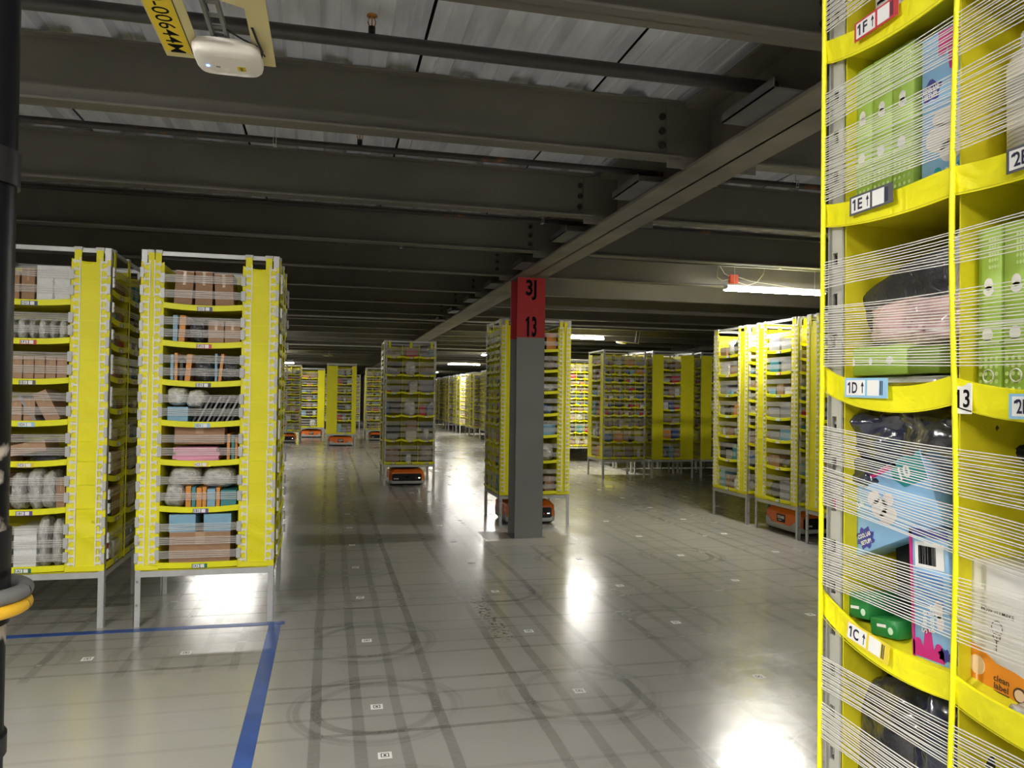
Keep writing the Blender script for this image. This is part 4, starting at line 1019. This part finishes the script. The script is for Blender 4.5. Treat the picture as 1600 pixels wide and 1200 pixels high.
def drip(mb, u0, u1, z1, T, n=4, L_=.03, up=False):
    pts = [(u0, z1), (u0, z1-L_*.6)]
    w_ = (u1-u0)/n
    for i in range(n):
        l_ = L_*(1.0 if i % 2 else .55)
        for j in range(7):
            t_ = math.pi*j/6; pts.append((u0+w_*(i+.5)-w_*.32*math.cos(t_), z1-l_-w_*.3*math.sin(t_)))
        pts.append((u0+w_*(i+1), z1-L_*.4))
    pts += [(u1, z1)]
    if up: pts = [(u, 2*z1-z) for u, z in pts][::-1]
    mb.poly(pts, .0006, T)
# upright pale blue box, top bin
r_ = fbox('box', 'pale blue box with magenta and white print, right end of the 1E bin', 'box', .954, 1.047, 1.93, 2.185, .022, .10, SKY)
T = LT(); mb = MB(); drip(mb, -.010, .045, .25, T, 3, .06); mb.build('print', MAG, r_)
mb = MB(); splat(mb, -.025, .165, .020, T, lob=5); mb.build('print', NAV, r_)
mb = MB(); text_mb(mb, 'COOL LAB', T, .007, -.025, .168, .034, th=.0014, bold=.03); text_mb(mb, 'SETUP!', T, .007, -.025, .158, .026, th=.0014, bold=.03); mb.build('lettering', WHITE, r_)
mb = MB()
for q in ((.0, .115, .022, .014), (-.008, .085, .028, .022), (.015, .06, .022, .018), (.030, .10, .012, .02)): ellipse(mb, *q, T)
mb.build('print', PALE, r_)
mb = MB(); drip(mb, -.045, .045, .002, T, 4, .03, up=True); mb.build('print', TEAL, r_)
mb = MB(); text_mb(mb, '10', T, .024, .02, .022, .028, th=.0016, bold=.03); mb.build('lettering', WHITE, r_)
# white jug at the right edge, second column
jg = empty('bottle', (.99, .872, 1.935)); tag(jg, 'large white plastic bottle with a grey printed label at the right edge', 'bottle')
mb = MB(); mb.lathe([(0, 0), (.052, 0), (.057, .005), (.058, .15), (.052, .166), (.038, .176), (.036, .18)], 40); mb.build('body', mat('white_bottle', (.74, .70, .69), .35, var=.03), jg)
mb = MB(); mb.lathe([(.037, .178), (.040, .180), (.040, .197), (.037, .201), (0, .201)], 40)
for i in range(40): mb.box(.0395, .0408, -.0009, .0009, .181, .197, 0, (lambda a: (lambda x, y, z: (x*math.cos(a)-y*math.sin(a), x*math.sin(a)+y*math.cos(a), z)))(2*math.pi*i/40))
mb.build('lid', mat('white_lid', (.80, .79, .80), .4, var=0), jg)
GP = mat('grey_label_print', (.42, .42, .44), .5, var=.1); mb = MB()
def curved(mb, a0, a1, z0, z1, r=.0584, n=8):
    vs = [(r*math.cos(a0+(a1-a0)*i/n), r*math.sin(a0+(a1-a0)*i/n), z) for z in (z0, z1) for i in range(n+1)]
    mb.add(vs, [(i, i+1, n+2+i, n+1+i) for i in range(n)])
A0, A1 = math.radians(145), math.radians(200)
curved(mb, A0, A1, .10, .125); curved(mb, A0, A1-.2, .09, .093); curved(mb, A0+.1, A1-.1, .078, .082)
for i in range(7): curved(mb, A0+.05, A1-.25, .014+.006*i, .016+.006*i)
mb.build('print', GP, jg)
# small white bottle in the top bin
tb = empty('bottle', (.945, 1.135, 2.245)); tag(tb, 'white container with small black print above the 1F label', 'bottle')
mb = MB(); mb.lathe([(0, 0), (.030, 0), (.031, .004), (.031, .12), (.02, .135), (0, .135)], 24); mb.build('body', MATS['white_bottle'], tb)
mb = MB()
for i in range(4): curved(mb, math.radians(165), math.radians(200), .02+.012*i, .025+.012*i, .0313)
mb.build('print', BLACK, tb)
# 1D bin
def crumple(name, label, cat, c, s, m, seed, rot=(0, 0, 0), amp=.2, nu=56, nv=36, e=.6):
    mb = MB(); vs = []
    for j in range(nv+1):
        ph = -math.pi/2+math.pi*j/nv
        for i in range(nu):
            th = 2*math.pi*i/nu; q = lambda v: math.copysign(abs(v)**e, v)
            p = Vector((q(math.cos(ph)*math.cos(th)), q(math.cos(ph)*math.sin(th)), q(math.sin(ph))))
            d = noise.noise(p*1.7+Vector((seed, 0, 0)))*amp+abs(noise.noise(p*4.1+Vector((0, seed, 0))))*amp*.55+abs(noise.noise(p*9+Vector((0, 0, seed))))*amp*.22
            p = p*(1+d-amp*.3); vs.append((p.x*s[0]/2, p.y*s[1]/2, p.z*s[2]/2))
    mb.add(vs, [(j*nu+i, j*nu+(i+1) % nu, (j+1)*nu+(i+1) % nu, (j+1)*nu+i) for j in range(nv) for i in range(nu)], 0, True)
    o = mb.build(name, m, None, c); o.rotation_euler = rot; tag(o, label, cat); return o
crumple('pouch', 'dark navy padded pouch lying on top in the 1D bin', 'pouch', (1.02, 1.115, 1.785), (.16, .33, .12), mat('navy_cloth', (.025, .027, .035), .5, var=.3, bump=.5, bscale=25, coat=.3), 1.3, (-.22, 0, 0), .12)
crumple('plastic_bag', 'crumpled clear plastic end sticking up in the 1D bin', 'bag', (.98, .985, 1.805), (.08, .07, .13), SILVER, 5.1, (.1, 0, 0), .35)
crumple('plastic_bag', 'clear pink plastic bag of soft goods in the middle of the 1D bin', 'bag', (.99, 1.075, 1.733), (.13, .245, .085), PLPINK, 2.2, (.03, 0, 0), .18)
fbox('box', 'long lime green box lying flat above the 1D label', 'box', 1.075, 1.235, 1.647, 1.697, .02, .2, LIME)
r_ = [o for o in bpy.data.objects if o.get('label') == 'long lime green box lying flat above the 1D label'][0]
mb = MB()
for u in (-.05, -.005, .042): ellipse(mb, u, .024, .008 if u > .03 else .004, .007, LT())
mb.build('print', WHITE, r_)
fbox('box', 'dark olive green box beside the long lime box in the 1D bin', 'box', 1.005, 1.072, 1.647, 1.69, .02, .2, LIMED)
crumple('plastic_bag', 'flat grey clear wrap lying on the 1D shelf', 'bag', (.985, 1.10, 1.637), (.12, .24, .02), SILVER, 8.2, (0, 0, 0), .2)
for y0, y1, nm in ((.898, .938, 'left'), (.850, .894, 'right')):
    r_ = lime(y0, y1, 1.612, 1.855, f'{nm} one of two upright lime green boxes in the 2D bin')
    mb = MB(); T = LT()
    a = [(0+.009*math.cos(t_), .028+.009*math.sin(t_)) for t_ in [2*math.pi*i/16 for i in range(17)]]
    mb.tube([T(u, -.001, z) for u, z in a], .0012, 5); mb.build('print', WHITE, r_)
fbox('box', 'black box at the right edge behind the lime boxes', 'box', .80, .846, 1.61, 1.80, .06, .2, BLACKM)
# 1C bin
crumple('plastic_bag', 'shiny navy plastic bag at the left of the 1C bin', 'bag', (.99, 1.175, 1.545), (.15, .135, .10), PLNAVY, 3.3, (0, 0, 0), .28)
crumple('plastic_bag', 'shiny black plastic bag at the right of the 1C bin', 'bag', (.99, 1.03, 1.545), (.15, .16, .10), PLBLK, 4.7, (0, 0, 0), .28)
crumple('plastic_bag', 'dark blue plastic bag end hanging below the navy bag in the 1C bin', 'bag', (.965, 1.195, 1.475), (.09, .11, .055), PLNAVY, 6.1, (.15, 0, 0), .25)
crumple('plastic_bag', 'dark grey bag behind the coloured boxes of the 1C bin', 'bag', (1.09, 1.10, 1.40), (.10, .26, .30), PLBLK, 9.4, (0, 0, 0), .15)
def slime_box(label, y, z, d, w_, h, th, roll, style):
    r_ = empty('box', (.90+d, y, z)); r_.rotation_euler = (roll, 0, 0); tag(r_, label, 'box')
    mb = MB(); mb.box(0, th, -w_/2, w_/2, 0, h); bevel(mb.build('body', SKY, r_), .0015, 1)
    T = LT()
    if style == 'wide':
        mb = MB(); drip(mb, -w_/2+.003, -w_/2+.06, h-.004, T, 3, .045); mb.box(-w_/2+.002, w_/2-.06, -.0006, 0, h-.010, h-.002, 0, T); mb.build('print', MAG, r_)
        mb = MB(); splat(mb, -w_/2+.062, .024, .022, T, lob=8); mb.build('print', NAV, r_)
        mb = MB(); text_mb(mb, 'COOL LAB', T, .0075, -w_/2+.062, .029, .034, th=.0014, bold=.03); text_mb(mb, 'SETUP!', T, .0075, -w_/2+.062, .017, .028, th=.0014, bold=.03)
        text_mb(mb, 'Slime', T, .012, -w_/2+.018, h*.72, .026, th=.0014, bold=.02); text_mb(mb, 'Super', T, .010, -w_/2+.055, h*.82, .028, th=.0014, bold=.03); text_mb(mb, 'Boba Lab', T, .011, -w_/2+.062, h*.66, .042, th=.0014, bold=.03); mb.build('lettering', mat('print_white', (.85, .85, .75), .5, var=0), r_)
        mb = MB(); mb.poly([(w_/2-.075, h-.002), (w_/2-.075, h*.78), (w_/2-.055, h*.62), (w_/2-.002, h*.60), (w_/2-.002, h-.002)], .0006, T); mb.build('print', TEAL, r_)
        mb = MB(); text_mb(mb, '10', T, .022, w_/2-.045, h*.80, .026, th=.0016, bold=.03); mb.build('lettering', WHITE, r_)
        mb = MB()
        for q in ((-.005, h*.5, .020, .016), (.010, h*.35, .022, .014), (-.012, h*.66, .016, .012), (.02, h*.55, .014, .012)): ellipse(mb, *q, T)
        mb.build('print', PALE, r_)
    else:
        mb = MB(); mb.box(-w_/2, -w_/2+.006, -.0006, 0, 0, h, 0, T); drip(mb, -w_/2+.002, w_/2-.014, .004, T, 3, .04, up=True); mb.build('print', MAG, r_)
        mb = MB(); splat(mb, w_/2-.013, .018, .012, T, lob=7); mb.build('print', NAV, r_); mb = MB(); mb.box(-w_/2, w_/2, -.0006, 0, h-.012, h, 0, T); mb.build('print', NAV, r_)
        mb = MB(); mb.box(-w_/2+.012, w_/2-.008, -.0006, 0, h-.060, h-.020, 0, T); mb.build('print', WHITE, r_)
        mb = MB()
        u = -w_/2+.020; rr_ = random.Random(3)
        while u < w_/2-.024: bw = rr_.choice((.0005, .0009, .0014)); mb.box(u, u+bw, -.0012, -.0006, h-.055, h-.026, 0, T); u += bw+rr_.choice((.0006, .001))
        mb.build('barcode', BLACK, r_)
        mb = MB()
        for i in range(9): mb.box(-w_/2+.014, w_/2-.012, -.0006, 0, h-.070-.006*i, h-.0685-.006*i, 0, T)
        mb.build('print', mat('blue_print', (.08, .20, .55), .5, var=0), r_)
        mb = MB(); text_mb(mb, 'Slime', T, .012, -.012, .060, .034, th=.0014, bold=.02, rot=math.pi/2); text_mb(mb, 'Boba Lab', T, .012, .003, .068, .042, th=.0014, bold=.02, rot=math.pi/2); mb.build('lettering', WHITE, r_)
        mb = MB()
        for q in ((.017, .085, .009, .014), (.02, .065, .008, .012)): ellipse(mb, *q, T)
        mb.build('print', PALE, r_)
    return r_
slime_box('tilted pale blue and magenta box reading COOL LAB SETUP!, in the 1C bin', 1.118, 1.362, .03, .245, .125, .06, -.42, 'wide')
slime_box('upright pale blue box with a barcode, right of the 1C bin', 1.019, 1.195, .022, .080, .205, .07, -.05, 'tall')
fbox('book', 'dark frame leaning beside the barcode box in the 1C bin', 'frame', 1.075, 1.15, 1.24, 1.37, .07, .085, BLACKM, -.08)
GRN = mat('green_carton', (.02, .22, .05), .4, var=.05)
for (y0, y1, z0, z1, ro, lab) in ((1.155, 1.215, 1.218, 1.262, -.15, 'left one of two small green cartons above the 1C label'), (1.085, 1.15, 1.205, 1.235, -.15, 'right one of two small green cartons above the 1C label')):
    r_ = fbox('box', lab, 'box', y0, y1, z0, z1, .015, .09, GRN, ro); mb = MB(); mb.box(-.014, .008, -.0006, 0, .016, .021, 0, LT()); stuff(mb.build('print', WHITE, r_)); mb = MB(); ellipse(mb, .018, .012, .006, .006, LT()); mb.build('print', mat('pale_green_print', (.6, .8, .6), .5, var=0), r_)
# second column of the 1C row
mb = MB(); Tn = lambda u, w_, z: (w_, -u, z); ellipse(mb, 0, 0, .075, .062, Tn, 0, 40, .06); dk = mb.build('disc', mat('black_foam', (.012, .012, .012), .6, var=0), None, (1.04, .835, 1.50)); bevel(dk, .01); tag(dk, 'large round black disc at the right edge in the 2C bin', 'disc')
wb = empty('box', (.925, .905, 1.175)); tag(wb, 'white box with an orange foot and HOW TO MAKE print in the 2C bin', 'box'); wb.rotation_euler = (.03, 0, 0)
mb = MB(); mb.box(0, .09, -.058, .058, 0, .195); bevel(mb.build('body', mat('white_carton', (.72, .71, .70), .5, var=.03), wb), .0015, 1)
T = LT(); mb = MB(); mb.poly([(-.0578, .001), (.0578, .001), (.0578, .050), (.03, .056), (0, .058), (-.02, .068), (-.04, .074), (-.0578, .072)], .0006, T); mb.build('print', mat('orange_print', (.80, .28, .02), .5, var=0), wb)
mb = MB(); text_mb(mb, 'HOW TO MAKE', T, .007, 0, .130, .055, bold=.01, th=.0012)
mb.tube([T(.0, -.001, .076), T(.0, -.001, .095)], .0006, 5)
for (a, b_, c_, d_) in ((0, .108, .009, .010), (0, .096, .006, .006)): mb.tube([T(a+c_*math.cos(t_), -.001, b_+d_*math.sin(t_)) for t_ in [2*math.pi*i/12 for i in range(13)]], .0006, 4)
text_mb(mb, 'clean', T, .009, .010, .038, .026, bold=.02, th=.0014); text_mb(mb, 'label', T, .009, .010, .027, .024, bold=.02, th=.0014); mb.box(-.003, .023, -.0014, -.0008, .014, .020, 0, T)
ellipse(mb, .040, .028, .011, .011, lambda u, w_, z: T(u, w_-.0007, z)); mb.build('lettering', mat('ink_brown', (.08, .05, .03), .5, var=0), wb)
mb = MB(); ellipse(mb, -.032, .045, .014, .014, lambda u, w_, z: T(u, w_-.0007, z)); mb.box(-.033, -.031, -.0014, -.0006, .008, .032, 0, T); ellipse(mb, .040, .028, .008, .008, lambda u, w_, z: T(u, w_-.0014, z)); stuff(mb.build('print', mat('cream_print', (.85, .62, .40), .5, var=0), wb))
fbox('box', 'grey box behind the white and orange box at the right edge', 'box', .80, .93, 1.19, 1.38, .12, .24, PAL['grey'][1])
crumple('plastic_bag', 'grey clear plastic wrap on the 2C shelf at the right edge', 'bag', (.915, .838, 1.185), (.04, .05, .022), SILVER, 7.7, (0, 0, 0), .3)
# 1B bin
crumple('plastic_bag', 'large black plastic bag at the left of the 1B bin', 'bag', (1.01, 1.15, .97), (.17, .20, .30), PLBLK, 11.2, (0, 0, 0), .16)
crumple('plastic_bag', 'navy plastic bag with bright creases at the right of the 1B bin', 'bag', (1.00, 1.02, .96), (.17, .15, .31), PLNAVY, 12.9, (0, 0, 0), .25)
crumple('plastic_bag', 'brown plastic bag at the lower right of the 1B bin, second column', 'bag', (1.02, .83, .90), (.16, .2, .16), PLBRN, 14.1, (0, 0, 0), .2)

# ------------------------------------------------------------------ labels of the goods
by = {}
for o, desc, where, u in RECS: by.setdefault((desc, where), []).append((u, o))
for (desc, where), L_ in by.items():
    L_.sort(key=lambda t_: t_[0]); n_ = len(L_)
    for i, (u, o) in enumerate(L_):
        zs_ = sorted(set(round(t_[1].location.z, 3) for t_ in L_))
        if n_ > 1 and len(zs_) == n_: pos = (['lower', 'upper'] if n_ == 2 else ['lowest', 'second lowest', 'third lowest', 'topmost'])[zs_.index(round(o.location.z, 3))]+' '
        elif n_ == 1: pos = ''
        elif n_ <= 3: pos = POS[n_][i]+' '
        else: pos = (['leftmost', 'second', 'third', 'fourth', 'fifth', 'sixth', 'seventh', 'eighth', 'ninth'][i])+' '
        # stacked ones share a column: name them by height
        o['label'] = f'{pos}{desc}, {where}'; o['group'] = 'goods, '+where.split(', ')[-1]
for o, desc, where, u in RECS:
    if desc == 'white box' and where == 'seventh shelf, leftmost pod':
        mb = MB(); sx_, sz_ = o.scale.x, o.scale.z
        text_mb(mb, 'ligesumbaby', lambda u, w, z: (u/sx_, -.503+w*.5, z/sz_), .020, .0, .095, .15, th=.004, rot=math.pi/2); mb.build('lettering', mat('grey_ink', (.12, .11, .13), .5, var=0), o)
crumple('plastic_wrap', 'crumpled clear plastic bulging from the right side of the tape corner pod', 'wrap', (bx+.475, by_-.25, 2.13), (.05, .22, .17), mat('hazy_clear_plastic', (.75, .75, .72), .2, var=.3, scale=25, bump=.8, bscale=20, coat=.8, alpha=.45), 21.5, (0, 0, 0), .3)
bpy.context.view_layer.update()
